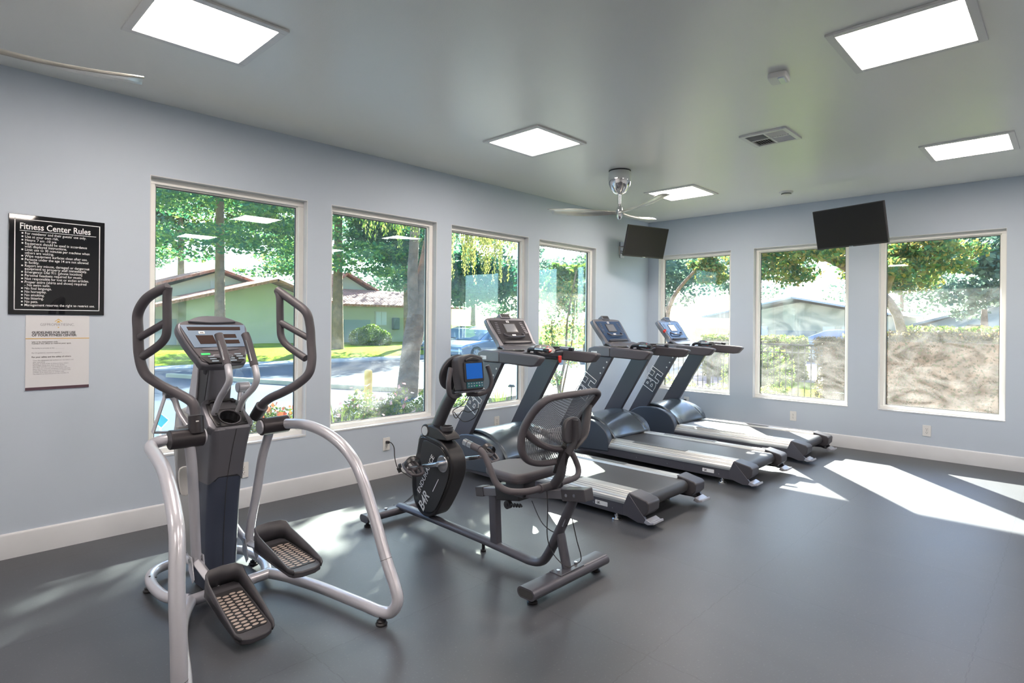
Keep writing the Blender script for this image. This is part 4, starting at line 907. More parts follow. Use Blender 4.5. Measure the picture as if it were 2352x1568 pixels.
# rocker arms behind the column
for s, ky, kz in ((-1,.20,1.035), (1,.175,1.038)):
    bm = NB(); cyl(bm, (s*.150,ky,kz), (s*.215,ky,kz), .030, n=28); kb = obj('rocker_knob', bm, M['silverd'] if s < 0 else M['silver'], r, bevel=.004)
    bm = NB(); tube(bm, [(s*.175,ky,kz+.02),(s*.155,ky-.02,kz-.09),(s*.12,ky-.06,kz-.17)], .016, n=12, r2=.008, up=(1,0,0), sub=3); obj('rocker_arm', bm, M['silver'], kb)
    if s > 0:
        bm = NB(); tube(bm, [(.19,ky+.01,kz),(.195,ky+.02,kz-.10),(.20,ky+.03,kz-.20)], .012, n=10, r2=.009, up=(1,0,0), sub=3); obj('rocker_strut', bm, M['silverd'], kb)
bm = NB(); tube(bm, [(-.205,.20,1.035),(-.235,.205,.93),(-.262,.21,.835)], .016, n=10, r2=.008, up=(0,1,0), sub=3); tube(bm, [(-.205,.205,1.035),(-.165,.22,.99),(-.125,.24,.90),(-.11,.25,.82)], .016, n=10, r2=.008, up=(0,1,0), sub=3); tube(bm, [(-.262,.21,.835),(-.19,.22,.825),(-.11,.25,.82)], .012, n=10, r2=.008, up=(0,1,0), sub=3); obj('rocker_brace', bm, M['silver'], r)
# fixed inner handles
for s, P, Gp in ((1, [(.058,-.030,.918),(.062,-.049,.940),(.061,-.114,1.010),(.074,-.190,1.07),(.080,-.215,1.115),(.079,-.205,1.162),(.073,-.170,1.24)], [(.077,-.195,1.185),(.073,-.170,1.24),(.069,-.135,1.31),(.066,-.110,1.345)]),
               (-1, [(-.062,-.030,.912),(-.062,-.045,.935),(-.060,-.113,1.021),(-.060,-.185,1.08),(-.060,-.224,1.125),(-.061,-.205,1.191),(-.063,-.165,1.25)], [(-.061,-.200,1.195),(-.063,-.165,1.25),(-.066,-.130,1.31),(-.067,-.108,1.345)])):
    bm = NB(); tube(bm, P, .0165, n=16, sub=6); hd = obj('fixed_handle', bm, M['silver'], r)
    bm = NB(); tube(bm, Gp, .0205, n=18, sub=4); gp = obj('fixed_grip', bm, M['rubber'], hd)
    a, b = V(Gp[0]).lerp(V(Gp[1]), .45), V(Gp[2]).lerp(V(Gp[3]), .1); nn = V((-.75,-.66,0)).normalized()
    bm = NB(); tube(bm, [a+nn*.0175, (a+b)/2+nn*.0180+V((0,-.003,0)), b+nn*.0175], .0055, n=8, sub=3); obj('pulse_plate', bm, M['steel'], gp)
    bm = NB()
    for k in (1, 2): c = V(P[0]).lerp(V(P[2]), .18*k); cyl(bm, c+V((0,-.012,-.010)), c+V((0,-.016,-.013)), .005, n=10)
    obj('handle_screws', bm, M['gasket'], hd)
# console
o = V((0,-.020,1.190)); upv = V((0,.62,.785)).normalized(); f = frame_map(o, (1,0,0), upv); fn = (1,0,0)
OUT = [(-.095,-.005),(-.125,.035),(-.158,.12),(-.178,.20),(-.181,.245),(-.165,.275),(-.11,.292),(-.04,.305),(.04,.305),(.11,.292),(.165,.275),(.181,.245),(.178,.20),(.158,.12),(.125,.035),(.095,-.005)]
bm = NB(); prism(bm, sm2(OUT, 3), f, -.055, .0); cn = obj('console', bm, M['silverd'], r, bevel=.014, seg=4, angle=30)
bm = NB(); prism(bm, sm2([(a*.93, .015+(b-.0)*.93) for a, b in OUT], 3), f, -.001, .005); obj('console_bezel', bm, M['rubber'], cn, bevel=.003)
bm = NB(); prism(bm, sm2([(-.125,.270),(-.06,.262),(0,.259),(.06,.262),(.125,.270),(.07,.300),(0,.308),(-.07,.300)], 3), f, .0, .016); obj('console_brow', bm, M['graphite'] if 0 else M['silverd'], cn, bevel=.005)
FC = [(-.127,.103),(-.167,.250),(.167,.250),(.140,.103)]
bm = NB(); prism(bm, FC, f, .005, .008); fc = obj('display_face', bm, mat('steel_blue_face', (.19,.26,.36), .35), cn)
dk = mat('dark_window', (.055,.035,.030), .15)
bm = NB(); prism(bm, [(-.134,.214),(-.138,.236),(.138,.236),(.134,.214)], f, .008, .0095); obj('message_display', bm, dk, fc)
bm = NB(); prism(bm, [(-.093,.124),(-.106,.180),(-.020,.180),(-.012,.124)], f, .008, .0095); obj('profile_display', bm, dk, fc)
bm = NB(); prism(bm, [(.026,.162),(.024,.186),(.100,.186),(.102,.162)], f, .008, .0095); obj('number_display', bm, dk, fc)
bm = NB(); prism(bm, [(.036,.124),(.034,.148),(.108,.148),(.110,.124)], f, .008, .0095); obj('number_display', bm, dk, fc)
bm = NB(); prism(bm, rrect(.030,.016,.001,-.072,.198), f, .008, .010); st = obj('console_sticker', bm, M['white'], fc)
bm = NB(); prism(bm, rrect(.018,.005,.001,-.072,.197), f, .0098, .0104); obj('sticker_print', bm, M['blackprint'], st)
f2 = frame_map(o+(f(0,0,1)-f(0,0,0))*.006, (1,0,0), V((0,.70,.71)))
bm = NB(); prism(bm, sm2([(-.100,.090),(-.05,.102),(0,.105),(.05,.102),(.100,.090),(.05,.080),(-.05,.080)], 3), f2, -.01, .012); obj('reading_ledge', bm, M['silverd'], cn, bevel=.004)
bm = NB(); prism(bm, [(-.078,.0),(-.118,.045),(-.115,.072),(-.05,.078),(.06,.078),(.120,.070),(.122,.040),(.085,.0)], f2, -.02, .004); kp = obj('keypad', bm, M['black'], cn, bevel=.003)
bm = NB(); prism(bm, rrect(.046,.013,.005,-.082,.061), f2, .004, .0065); obj('start_key', bm, M['green'], kp)
kc = mat('blue_grey_key', (.30,.38,.46), .4)
for i in range(3):
    for j in range(4):
        if i == 2 and False: continue
        x = -.058+j*.046+(.006*i); y = .044-.016*i+.012*(j == 3)
        bm = NB(); prism(bm, rrect(.034,.0085,.002,x,y), f2, .004, .006); obj('key', bm, kc, kp)
# flyer outside
r2 = empty('flyer_sign', (-6.27,.32,-.13), rz=R(10), label='small turquoise flyer on a stake outside the first street window, lower left', cat='sign')
bm = NB(); prism(bm, rrect(.085,.085,.002), frame_map((0,0,.80), (.7,0,.7), (-.7,0,.7)), 0, .003); sh_ = obj('flyer_sheet', bm, M['white'], r2)
bm = NB(); prism(bm, rrect(.068,.068,.002), frame_map((0,0,.80), (.7,0,.7), (-.7,0,.7)), .003, .004); obj('flyer_print', bm, mat('turquoise_print', (.02,.42,.60), .4), sh_)
bm = NB(); mm(bm, (-.006,.004,0), (.006,.012,.78)); obj('flyer_stake', bm, M['white'], r2)

# ------------------------------------------------------------------ outside
def leafmat(name, cols, tr=.45, rough=.5):
    return mat(name, cols[0], rough, ramp_island=cols, trans=tr, spec=.3)
LM = dict(
 redwood=leafmat('redwood_needles', [(.03,.13,.08),(.05,.18,.08),(.13,.28,.07),(.30,.40,.10)]),
 dark=leafmat('dark_leaves', [(.015,.10,.075),(.03,.16,.09),(.09,.22,.09)]),
 light=leafmat('light_leaves', [(.05,.12,.02),(.11,.19,.03),(.20,.24,.04)]),
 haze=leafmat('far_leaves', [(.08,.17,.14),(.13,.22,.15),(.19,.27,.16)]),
 broad=leafmat('broad_leaves', [(.03,.12,.05),(.08,.18,.05),(.24,.26,.06),(.30,.20,.05)]),
 hedge=leafmat('hedge_leaves', [(.07,.065,.02),(.13,.11,.045),(.17,.10,.055),(.09,.11,.03)]),
 shrub=leafmat('shrub_leaves', [(.04,.10,.015),(.09,.16,.02),(.20,.24,.04),(.28,.28,.10)]),
 frond=leafmat('golden_fronds', [(.16,.20,.04),(.34,.33,.08),(.45,.40,.13)]),
 brown=leafmat('dry_fronds', [(.30,.16,.07),(.40,.24,.11)]),
 yuc=leafmat('strap_leaves', [(.09,.15,.02),(.20,.25,.04)]))
M['bark'] = mat('bark', (.20,.125,.085), .9, bump=(18,1,.04), var=(5,.45))
M['barkr'] = mat('redwood_bark', (.21,.12,.075), .9, bump=(12,1,.05), var=(4,.4))

def leafcloud(name, centers, size, mtl, parent=None, aspect=.5, flat=.0, seed=1, hang=False, **k):
    rs = np.random.RandomState(seed); C = np.asarray(centers, float); n = len(C)
    d = rs.normal(size=(n,3)); d[:,2] *= (1-flat)
    if hang: d = d*.25; d[:,2] -= 1
    d /= np.linalg.norm(d, axis=1)[:,None]+1e-9
    e = rs.normal(size=(n,3)); e[:,:2] *= (1-flat*.5); e -= d*(e*d).sum(1)[:,None]; e /= np.linalg.norm(e, axis=1)[:,None]+1e-9
    s = size*(.6+.8*rs.rand(n))[:,None]; nn = np.cross(d, e)
    a = C-d*s*.5; b = C+e*s*aspect*.5+nn*s*.08; c = C+d*s*.5; f = C-e*s*aspect*.5+nn*s*.08
    vs = np.stack([a,b,c,f],1).reshape(-1,3)
    me = bpy.data.meshes.new(name); me.vertices.add(4*n); me.vertices.foreach_set('co', vs.ravel())
    me.loops.add(4*n); me.loops.foreach_set('vertex_index', np.arange(4*n)); me.polygons.add(n)
    me.polygons.foreach_set('loop_start', np.arange(0,4*n,4)); me.polygons.foreach_set('loop_total', np.full(n,4))
    me.update(); me.materials.append(mtl)
    o = bpy.data.objects.new(name, me); link(o, parent); return tag(o, **k)

def blobs(blist, n, rs, shell=.35):
    """points in clustered ellipsoids; blist: (x,y,z,rx,ry,rz)"""
    B = np.asarray(blist, float); w = (B[:,3]*B[:,4]*B[:,5])**.66; idx = rs.choice(len(B), n, p=w/w.sum())
    d = rs.normal(size=(n,3)); d /= np.linalg.norm(d, axis=1)[:,None]; r = shell+(1-shell)*rs.rand(n)**.6
    return B[idx,:3]+d*r[:,None]*B[idx,3:]

def crown(c, R_, nb, rs, sub=.38):
    out = []
    for i in range(nb):
        d = rs.normal(size=3); d /= np.linalg.norm(d); q = rs.rand()**.45
        p = np.array(c)+d*q*np.array(R_); s = sub*(.6+.8*rs.rand())
        out.append((*p, R_[0]*s, R_[1]*s, R_[2]*s*.7))
    return out

def tree(name, label, cat, base, trunk, tr, blist, n, size, lm, seed=1, bark='bark', flat=.3, aspect=.55, shell=.35, group=None, parts=('trunk','crown')):
    rs = np.random.RandomState(seed); b = V(base)
    r = empty(name, base, label=label, cat=cat, group=group)
    if trunk:
        bm = NB(); tube(bm, [V(p)-b for p in trunk], tr, n=12, sub=5, rs=(1,.45)); obj(parts[0], bm, M[bark], r, angle=80)
    P = blobs(blist, n, rs, shell)-np.array(base)
    leafcloud(parts[1], P, size, LM[lm], r, flat=flat, seed=seed, aspect=aspect)
    return r

# ground
def slab(name, x0, y0, x1, y1, z, m, t=.3, **k):
    bm = NB(); mm(bm, (x0,y0,z-t), (x1,y1,z)); return obj(name, bm, m, kind='structure', **k)
asph = mat('asphalt', (.060,.080,.115), .8, spec=.04, bump=(60,.6,.006), var=(.6,.22))
conc = mat('concrete', (.26,.24,.23), .85, spec=.04, var=(1.2,.12), bump=(40,.4,.004))
lawn = mat('lawn_grass', (.11,.21,.008), .9, spec=.02, bump=(22,1,.05), var=(.45,.4,(.30,.40,.010)))
soil = mat('planting_soil', (.16,.12,.08), .95, spec=.04, var=(4,.4), bump=(20,1,.03))
slab('ground_street', -60, 1.75, .9, 15.6, -.15, asph)
slab('ground_road_far', .9, 8.2, 70, 15.6, -.15, asph)
slab('ground_walkway', .9, 1.75, 14, 8.2, -.148, conc)
slab('ground_bed_street', -12, T, 3, 1.75, -.13, soil)
slab('ground_sidewalk', -60, 15.6, 70, 17.0, -.10, mat('sidewalk', (.34,.35,.37), .8, spec=.04, var=(1,.08)))
bm = NB(); rows = []
for i in range(33):
    x = -60+i*130/32; rows.append([bm.verts.new((x, y, z+.06*math.sin(x*.35+y))) for y, z in ((17,-.12),(18.5,.0),(21,.08),(25,.12),(34,.2),(70,.4))])
for A, B in zip(rows, rows[1:]):
    for j in range(5): bm.faces.new((A[j], B[j], B[j+1], A[j+1]))
obj('ground_lawn_street', bm, lawn, kind='structure')
slab('ground_bed_garden', T, -14, 1.75, 1.75, -.13, soil)
slab('ground_lawn_garden', 1.75, -14, 9.5, 1.75, -.145, lawn)
slab('ground_parking', 9.5, -40, 70, 8.2, -.15, mat('pale_asphalt', (.17,.165,.18), .85, spec=.04, var=(.5,.15)))
slab('ground_walkway_garden', 3.5, 1.75, 14, 4.2, -.14, mat('pink_concrete', (.28,.21,.21), .85, spec=.04, var=(1,.1)))
# far ground
bm = NB(); mm(bm, (-260,-260,-.6), (300,300,-.46)); obj('ground_far', bm, lawn, kind='structure')
# eaves
ev = mat('eave_paint', (.45,.42,.36), .7)
bm = NB(); mm(bm, (X0-1.3,T+.002,2.76), (1.34,1.20,3.06)); mm(bm, (T+.002,Y0-1.3,2.76), (1.34,T,3.06)); mm(bm, (X0-.2,Y0-.2,3.03), (T,T,3.2)); obj('roof_eave', bm, ev, kind='structure')

# curb strips and bollard in the road
pale = mat('pale_curb', (.42,.37,.24), .8, var=(3,.1))
for i, (a, b) in enumerate((((-2.6,13.3),(-.85,8.7)), ((-.75,8.2),(.6,5.2)))):
    a, b = V((*a,0)), V((*b,0)); d = (b-a); c = (a+b)/2
    bm = NB(); box(bm, (0,0,-.11), (d.length,.16,.12)); o = obj('parking_curb', bm, pale, bevel=.02, label=('long pale curb strip running across the road beyond the first street window','shorter pale curb strip in the road, nearer the building')[i], cat='curb')
    o.location = (c.x, c.y, 0); o.rotation_euler = (0,0,math.atan2(d.y, d.x))
r = empty('bollard', (-3.14,2.5,-.15), label='yellow bollard post standing beyond the flower bushes at the road', cat='bollard')
bm = NB(); lathe(bm, [(.055,0),(.055,.86),(.05,.885),(.03,.90),(0,.902)], n=24); obj('post', bm, mat('bollard_yellow', (.72,.42,.03), .5, var=(6,.08)), r)
bm = NB(); lathe(bm, [(.085,0),(.085,.012),(.056,.014)], n=24); obj('base_ring', bm, conc, r)

# houses
tile = mat('roof_tiles', (.42,.16,.10), .8, bump=(9,1,.05), var=(5,.3)); nt = tile.node_tree
w_ = nt.nodes.new('ShaderNodeTexWave'); w_.inputs['Scale'].default_value = 1.4; w_.bands_direction = 'X'; tc_ = nt.nodes.new('ShaderNodeTexCoord'); nt.links.new(tc_.outputs['Object'], w_.inputs['Vector'])
w2 = nt.nodes.new('ShaderNodeTexWave'); w2.inputs['Scale'].default_value = 1.0; w2.bands_direction = 'Z'; nt.links.new(tc_.outputs['Object'], w2.inputs['Vector'])
mu_ = nt.nodes.new('ShaderNodeMath'); mu_.operation = 'MULTIPLY'; nt.links.new(w_.outputs['Fac'], mu_.inputs[0]); nt.links.new(w2.outputs['Fac'], mu_.inputs[1])
bp_ = nt.nodes.new('ShaderNodeBump'); bp_.inputs['Distance'].default_value = .08; nt.links.new(mu_.outputs[0], bp_.inputs['Height']); nt.links.new(bp_.outputs[0], nt.nodes['Principled BSDF'].inputs['Normal'])
stc = mat('stucco_green', (.43,.44,.30), .9, bump=(30,.5,.01), var=(.4,.08)); stc2 = mat('stucco_cream', (.50,.475,.35), .9, bump=(30,.5,.01))
gar = mat('garage_grey', (.24,.30,.29), .7); win = mat('house_window', (.50,.56,.58), .15); dkw = mat('dark_glass', (.05,.06,.07), .1)
fas = mat('fascia_white', (.50,.47,.40), .7)
def roofpanel(bm, a, b, c, d, t=.14):
    a, b, c, d = map(V, (a, b, c, d)); n = (b-a).cross(d-a).normalized()*t
    if n.z < 0: n = -n
    lo = [bm.verts.new(p) for p in (a,b,c,d)]; hi = [bm.verts.new(p+n) for p in (a,b,c,d)]
    bm.faces.new(lo[::-1]); bm.faces.new(hi)
    for i in range(4): bm.faces.new((lo[i], lo[(i+1) % 4], hi[(i+1) % 4], hi[i]))
# gabled house seen through the first window (street side faces -y)
r = empty('gabled_house', (4,27,0), label='green stucco house with terracotta tile gables beyond the first street window', cat='house')
L0 = V((4,27,0))
def loc(*p): return V(p)-L0
bm = NB(); prism(bm, [(2.0-4,0),(2.0-4,2.35),(6.2-4,3.45),(8.9-4,2.45),(8.9-4,0)], FY, 0, 9); obj('front_wall', bm, stc, r)
bm = NB(); prism(bm, [(-6.5-4,0),(-6.5-4,1.9),(.3-4,2.5),(2.1-4,2.6),(2.1-4,0)], FY, 1.2, 9); obj('side_wall', bm, stc2, r)
bm = NB(); prism(bm, [(-.5-4,2.2),(4.8-4,4.15),(8.5-4,2.9),(8.5-4,2.2)], FY, 4, 9.5); obj('upper_gable', bm, stc2, r)
bm = NB(); roofpanel(bm, loc(-.4,26.2,1.75), loc(6.3,26.2,3.52), loc(6.3,36,3.52), loc(-.4,36,1.75)); roofpanel(bm, loc(6.2,26.2,3.52), loc(9.3,26.2,2.42), loc(9.3,36,2.42), loc(6.2,36,3.52)); obj('front_roof', bm, tile, r)
bm = NB(); roofpanel(bm, loc(-3,30.6,1.75), loc(4.85,30.6,4.25), loc(4.85,37,4.25), loc(-3,37,1.75)); roofpanel(bm, loc(4.8,30.6,4.25), loc(9.3,30.6,2.85), loc(9.3,37,2.85), loc(4.8,37,4.25)); obj('rear_roof', bm, tile, r)
bm = NB(); roofpanel(bm, loc(-7.5,27.6,1.55), loc(.6,27.6,1.95), loc(.6,34,3.2), loc(-7.5,34,3.2)); obj('lower_roof', bm, tile, r)
bm = NB(); mm(bm, loc(-.6,28.1,.0), loc(1.9,28.25,1.45)); obj('garage_door', bm, gar, r)
bm = NB(); mm(bm, loc(4.45,30.95,3.0), loc(5.15,31.05,3.65)); obj('gable_vent', bm, fas, r)
# low house through the second window
L0 = V((12.5,27,0)); r = empty('low_house', (12.5,27,0), label='low green house with a long tiled roof and grey garage beyond the second street window', cat='house')
bm = NB(); mm(bm, loc(10.1,27,0), loc(19,33,2.45)); obj('front_wall', bm, stc, r)
bm = NB(); roofpanel(bm, loc(9.7,26.3,2.30), loc(19.4,26.3,2.30), loc(19.4,29.4,3.35), loc(9.7,29.4,3.35)); obj('front_roof', bm, tile, r)
bm = NB(); prism(bm, [(10.2-12.5,2.6),(12.2-12.5,4.35),(15.6-12.5,2.6)], FY, 2.6, 7); obj('gable_wall', bm, stc2, r)
bm = NB(); roofpanel(bm, loc(9.75,29.3,2.4), loc(12.25,29.3,4.45), loc(12.25,35,4.45), loc(9.75,35,2.4)); roofpanel(bm, loc(12.2,29.3,4.45), loc(16.4,29.3,2.5), loc(16.4,35,2.5), loc(12.2,35,4.45)); obj('gable_roof', bm, tile, r)
bm = NB(); mm(bm, loc(10.6,26.93,0), loc(12.4,27.02,1.5)); obj('garage_door', bm, gar, r)
bm = NB(); mm(bm, loc(12.75,26.93,1.15), loc(13.6,27.02,2.05)); wn = obj('house_window', bm, fas, r)
bm = NB(); mm(bm, loc(12.8,26.90,1.2), loc(13.15,26.95,2.0)); mm(bm, loc(13.2,26.90,1.2), loc(13.55,26.95,2.0)); obj('window_pane', bm, win, wn)
bm = NB(); mm(bm, loc(14.0,26.7,.9), loc(14.45,27.0,1.65)); obj('cooling_unit', bm, mat('unit_grey', (.10,.14,.14), .6), r, bevel=.05)
# white-roofed house through the middle garden window
L0 = V((22,4,0)); r = empty('pale_house', (22,4,0), label='cream house with a broad sunlit white gable roof beyond the middle garden window', cat='house')
bm = NB(); prism(bm, [(1.6-4,-.1),(1.6-4,1.85),(4.9-4,2.50),(8.2-4,1.9),(8.2-4,-.1)], FX, 0, 8); obj('front_wall', bm, stc2, r)
wr = mat('white_roof', (.50,.50,.52), .6, var=(1,.04))
bm = NB(); roofpanel(bm, loc(21,5.0,2.66), loc(21,1.1,1.88), loc(30,1.1,1.88), loc(30,5.0,2.66), .08); roofpanel(bm, loc(21,4.95,2.66), loc(21,9.4,1.75), loc(30,9.4,1.75), loc(30,4.95,2.66), .08); obj('house_roof', bm, wr, r)
bm = NB(); 
for y in (1.8,2.6,3.4,6.4): mm(bm, loc(21.9,y,.75), loc(22.02,y+.5,1.35))
obj('house_window', bm, win, r)
bm = NB(); mm(bm, loc(21.93,4.2,-.1), loc(22.02,6.0,1.15)); obj('garage_door', bm, gar, r)
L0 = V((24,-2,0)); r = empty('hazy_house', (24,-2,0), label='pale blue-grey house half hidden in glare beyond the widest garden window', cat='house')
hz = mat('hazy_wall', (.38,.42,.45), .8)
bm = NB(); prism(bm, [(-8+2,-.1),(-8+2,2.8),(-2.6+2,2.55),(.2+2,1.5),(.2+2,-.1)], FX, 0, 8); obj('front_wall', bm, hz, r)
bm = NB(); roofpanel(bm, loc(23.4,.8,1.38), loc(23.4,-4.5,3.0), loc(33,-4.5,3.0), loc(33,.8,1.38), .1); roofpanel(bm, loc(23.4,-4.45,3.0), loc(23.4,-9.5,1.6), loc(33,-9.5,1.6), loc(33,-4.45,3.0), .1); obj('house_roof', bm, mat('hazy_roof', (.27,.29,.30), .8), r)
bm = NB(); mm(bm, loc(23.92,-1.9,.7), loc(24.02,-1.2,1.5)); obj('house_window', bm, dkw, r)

# cars
M['carglass'] = mat('car_glass', (.10,.16,.26), .05, coat=1)
def car(name, loc_, rz, colr, label, L_=4.3):
    r = empty(name, loc_, rz=rz, label=label, cat='car')
    body = mat(name+'_paint', colr, .18, metal=.6, coat=.7)
    prof = [(-2.12,.30),(-2.16,.48),(-2.10,.62),(-1.85,.72),(-1.05,.84),(-.95,.86),(-.9,.86),(1.35,.90),(1.85,.92),(2.08,.86),(2.14,.60),(2.10,.32),(1.75,.26),(-1.8,.24)]
    bm = NB(); prism(bm, prof, lambda u, v, w: V((u, w, v)), -.86, .86); obj('car_body', bm, body, r, bevel=.07, seg=3, angle=50)
    cab = [(-1.05,.84),(-.40,1.26),(-.05,1.37),(.45,1.40),(.95,1.35),(1.45,1.15),(1.90,.92)]
    bm = NB()
    A = [bm.verts.new((u, -.80+.26*(v-.84)/.56, v)) for u, v in cab]; B = [bm.verts.new((u, .80-.26*(v-.84)/.56, v)) for u, v in cab]
    n = len(cab); bm.faces.new(A); bm.faces.new(B[::-1])
    for i in range(n): bm.faces.new((A[i], A[(i+1) % n], B[(i+1) % n], B[i]))
    obj('cabin', bm, body, r, bevel=.04, seg=2, angle=50)
    for s in (-1, 1):
        bm = NB(); q = [(-.78,.90),(-.28,1.25),(.0,1.32),(.42,1.345),(.90,1.30),(1.28,1.12),(1.36,.97),(.35,.92)]
        F = lambda u, v, w: V((u, s*(.80-.26*(v-.84)/.56+.006+w), v))
        prism(bm, q, F, -.01, .006); g = obj('side_glass', bm, M['carglass'], r)
        bm = NB(); prism(bm, [(.33,.90),(.33,1.35),(.38,1.35),(.38,.90)], F, .006, .012); obj('door_pillar', bm, body, r)
        bm = NB(); mm(bm, (-.62,s*.80,.88), (-.45,s*.98,.98)); obj('wing_mirror', bm, body, r, bevel=.03)
        bm = NB(); prism(bm, [(-2.10,.60),(-1.70,.70),(-1.62,.64),(-2.08,.52)], lambda u, v, w: V((u, s*w, v)), .80, .868); obj('headlight', bm, M['steel'], r, bevel=.01)
        for x in (-1.32, 1.32):
            bm = NB(); lathe(bm, [(.0,-.02),(.20,-.02),(.21,.0),(.31,.0),(.325,-.03),(.325,-.20),(.2,-.2)], c=(0,0,0), axis='Y', n=32)
            if s < 0: bmesh.ops.scale(bm, vec=(1,-1,1), verts=bm.verts)
            bmesh.ops.translate(bm, vec=(x, s*.875, .325), verts=bm.verts); w_ = obj('wheel', bm, M['gasket'], r)
            bm = NB()
            for k in range(7): a = 2*math.pi*k/7; box(bm, (x+.10*math.cos(a), s*.872, .325+.10*math.sin(a)), (.19,.02,.04), Matrix.Rotation(-a, 3, 'Y'))
            obj('wheel_spokes', bm, M['steel'], w_)
    bm = NB(); prism(bm, [(-1.0,.875),(-.42,1.245),(-.40,1.262),(-.98,.88)], lambda u, v, w: V((u-.02, w, v)), -.70, .70); obj('windscreen', bm, M['carglass'], r)
    return r
car('silver_car', (8.9,12.9,-.15), R(2), (.34,.40,.50), 'silver-blue sedan parked nose left beyond the third street window')
car('dark_car', (10.6,16.0,-.15), R(2), (.06,.08,.13), 'dark car parked behind the silver-blue sedan')
car('parked_van', (19.6,2.0,-.15), R(80), (.20,.28,.36), 'bluish car parked in front of the cream house beyond the middle garden window')

# trees on the street side
rs = np.random.RandomState(3)
def red(c, h0, h1, r0, nb, rs):
    out = []
    for i in range(nb):
        t = rs.rand(); z = h0+(h1-h0)*t; rad = r0*(1-.75*t)*(.35+.65*rs.rand()); a = rs.rand()*6.28
        out.append((c[0]+rad*math.cos(a), c[1]+rad*math.sin(a), z-.12*rad, .55+.35*r0*(1-t)*.6, .55+.35*r0*(1-t)*.6, .22+.10*rs.rand()))
    return out
tree('redwood_tree', 'tall redwood whose trunk rises in the first street window', 'tree', (.73,19,0), [(.78,19,-.1),(.74,19,2),(.71,19,6),(.7,19,13)], .23, red((.7,19),4.2,13,3.9,120,rs), 26000, .17, 'redwood', 5, 'barkr', flat=.6, group=None)
tree('redwood_tree', 'dark redwood trunk at the left edge of the second street window', 'tree', (7.15,21.5,0), [(7.12,21.5,-.1),(7.1,21.5,2.5),(7.1,21.5,6),(7.1,21.5,12)], .30, red((7.1,21.5),4.0,13,4.2,120,rs), 24000, .18, 'redwood', 6, 'barkr', flat=.6)
tree('shade_tree', 'large dark-leaved tree behind the leaning trunk in the second street window', 'tree', (10.6,20.5,0), [(10.6,20.5,-.1),(10.5,20.5,3),(10.4,20.5,5)], .25, crown((10.2,20.2,5.0),(2.6,2.2,2.2),34,rs), 13000, .19, 'dark', 7)
tree('yellow_green_tree', 'yellow-green tree filling the upper right of the first street window', 'tree', (5.6,40,0), [(5.6,40,0),(5.6,40,5),(5.5,40,9)], .3, crown((7.2,40,9.6),(5.6,2,3.8),46,rs,.3), 13000, .30, 'light', 8)
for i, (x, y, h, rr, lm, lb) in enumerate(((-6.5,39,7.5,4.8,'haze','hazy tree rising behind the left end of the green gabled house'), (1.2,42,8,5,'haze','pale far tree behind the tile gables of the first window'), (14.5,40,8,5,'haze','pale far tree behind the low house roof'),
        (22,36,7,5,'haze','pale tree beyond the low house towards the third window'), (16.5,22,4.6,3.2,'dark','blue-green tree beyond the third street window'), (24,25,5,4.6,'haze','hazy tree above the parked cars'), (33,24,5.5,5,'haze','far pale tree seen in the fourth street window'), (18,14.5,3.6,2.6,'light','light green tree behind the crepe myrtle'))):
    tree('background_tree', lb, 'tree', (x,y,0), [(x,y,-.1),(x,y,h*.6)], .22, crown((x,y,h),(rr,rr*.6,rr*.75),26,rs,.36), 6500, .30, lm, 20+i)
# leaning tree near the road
r = tree('leaning_tree', 'thick leaning forked trunk with peeling bark at the right of the second street window', 'tree', (-.30,5.5,-.15), [(-.32,5.5,-.2),(-.27,5.5,.3),(-.20,5.5,1.0),(-.03,5.5,1.9),(.22,5.55,2.8),(.65,5.7,4.2),(1.3,5.9,6.2)], .235,
     crown((2.2,6.0,6.2),(3.6,1.6,1.5),30,rs,.26)+crown((-1.6,7.2,6.0),(2.0,1.0,1.0),7,rs,.3), 5200, .18, 'light', 9, flat=.3)
bm = NB(); tube(bm, [(0.06,0,.0),(.12,0,.8),(.14,-.02,1.6),(.10,0,2.6),(.25,.1,3.8)], .15, n=12, sub=5, rs=(1.1,.6)); tube(bm, [(.2,0,1.1),(.42,.0,2.1),(.55,.05,3.0),(.9,.1,4.2)], .13, n=12, sub=5, rs=(1,.6)); obj('fork_trunk', bm, M['bark'], r, angle=80)
P = blobs([(.75,0,3.55,.28,.2,.35),(.62,0,3.25,.22,.2,.25),(.9,0,3.8,.3,.2,.3)], 900, rs); leafcloud('dry_fronds', P, .13, LM['brown'], r, aspect=.16, seed=4)
# drooping golden fronds in front of the third window
def fronds(name, label, x0, x1, y, ztop, ln, n, seed, lm='frond'):
    rs = np.random.RandomState(seed); r = empty(name, ((x0+x1)/2,y,ztop), label=label, cat='branch'); pts = []
    for i in range(n):
        x = x0+(x1-x0)*rs.rand(); yy = y+rs.normal()*.35; L_ = ln*(.3+.7*rs.rand()**1.5); zt = ztop-.25*rs.rand(); k = int(L_*60)
        t = np.linspace(0,1,k)[:,None]; sway = rs.normal(size=2)*.08
        pts.append(np.hstack([x+sway[0]*t+rs.normal(size=(k,1))*.022, yy+sway[1]*t+rs.normal(size=(k,1))*.022, zt-L_*t]))
    P = np.vstack(pts)-np.array([(x0+x1)/2,y,ztop]); leafcloud('frond_strands', P, .055, LM[lm], r, aspect=.4, seed=seed, hang=True)
    bm = NB()
    for i in range(4):
        a = x0+(x1-x0)*(i/4)-(x0+x1)/2; tube(bm, [(a-.4,.1,.35),(a,0,.05),(a+.5,-.1,-.25),(a+.9,-.1,-.45)], .018, n=6, sub=3, rs=(1,.3))
    obj('frond_stem', bm, M['bark'], r); return r
fronds('hanging_tree_branch', 'golden drooping conifer branch hanging across the top of the third street window', 1.1, 2.5, 5.6, 3.95, 1.5, 90, 31)
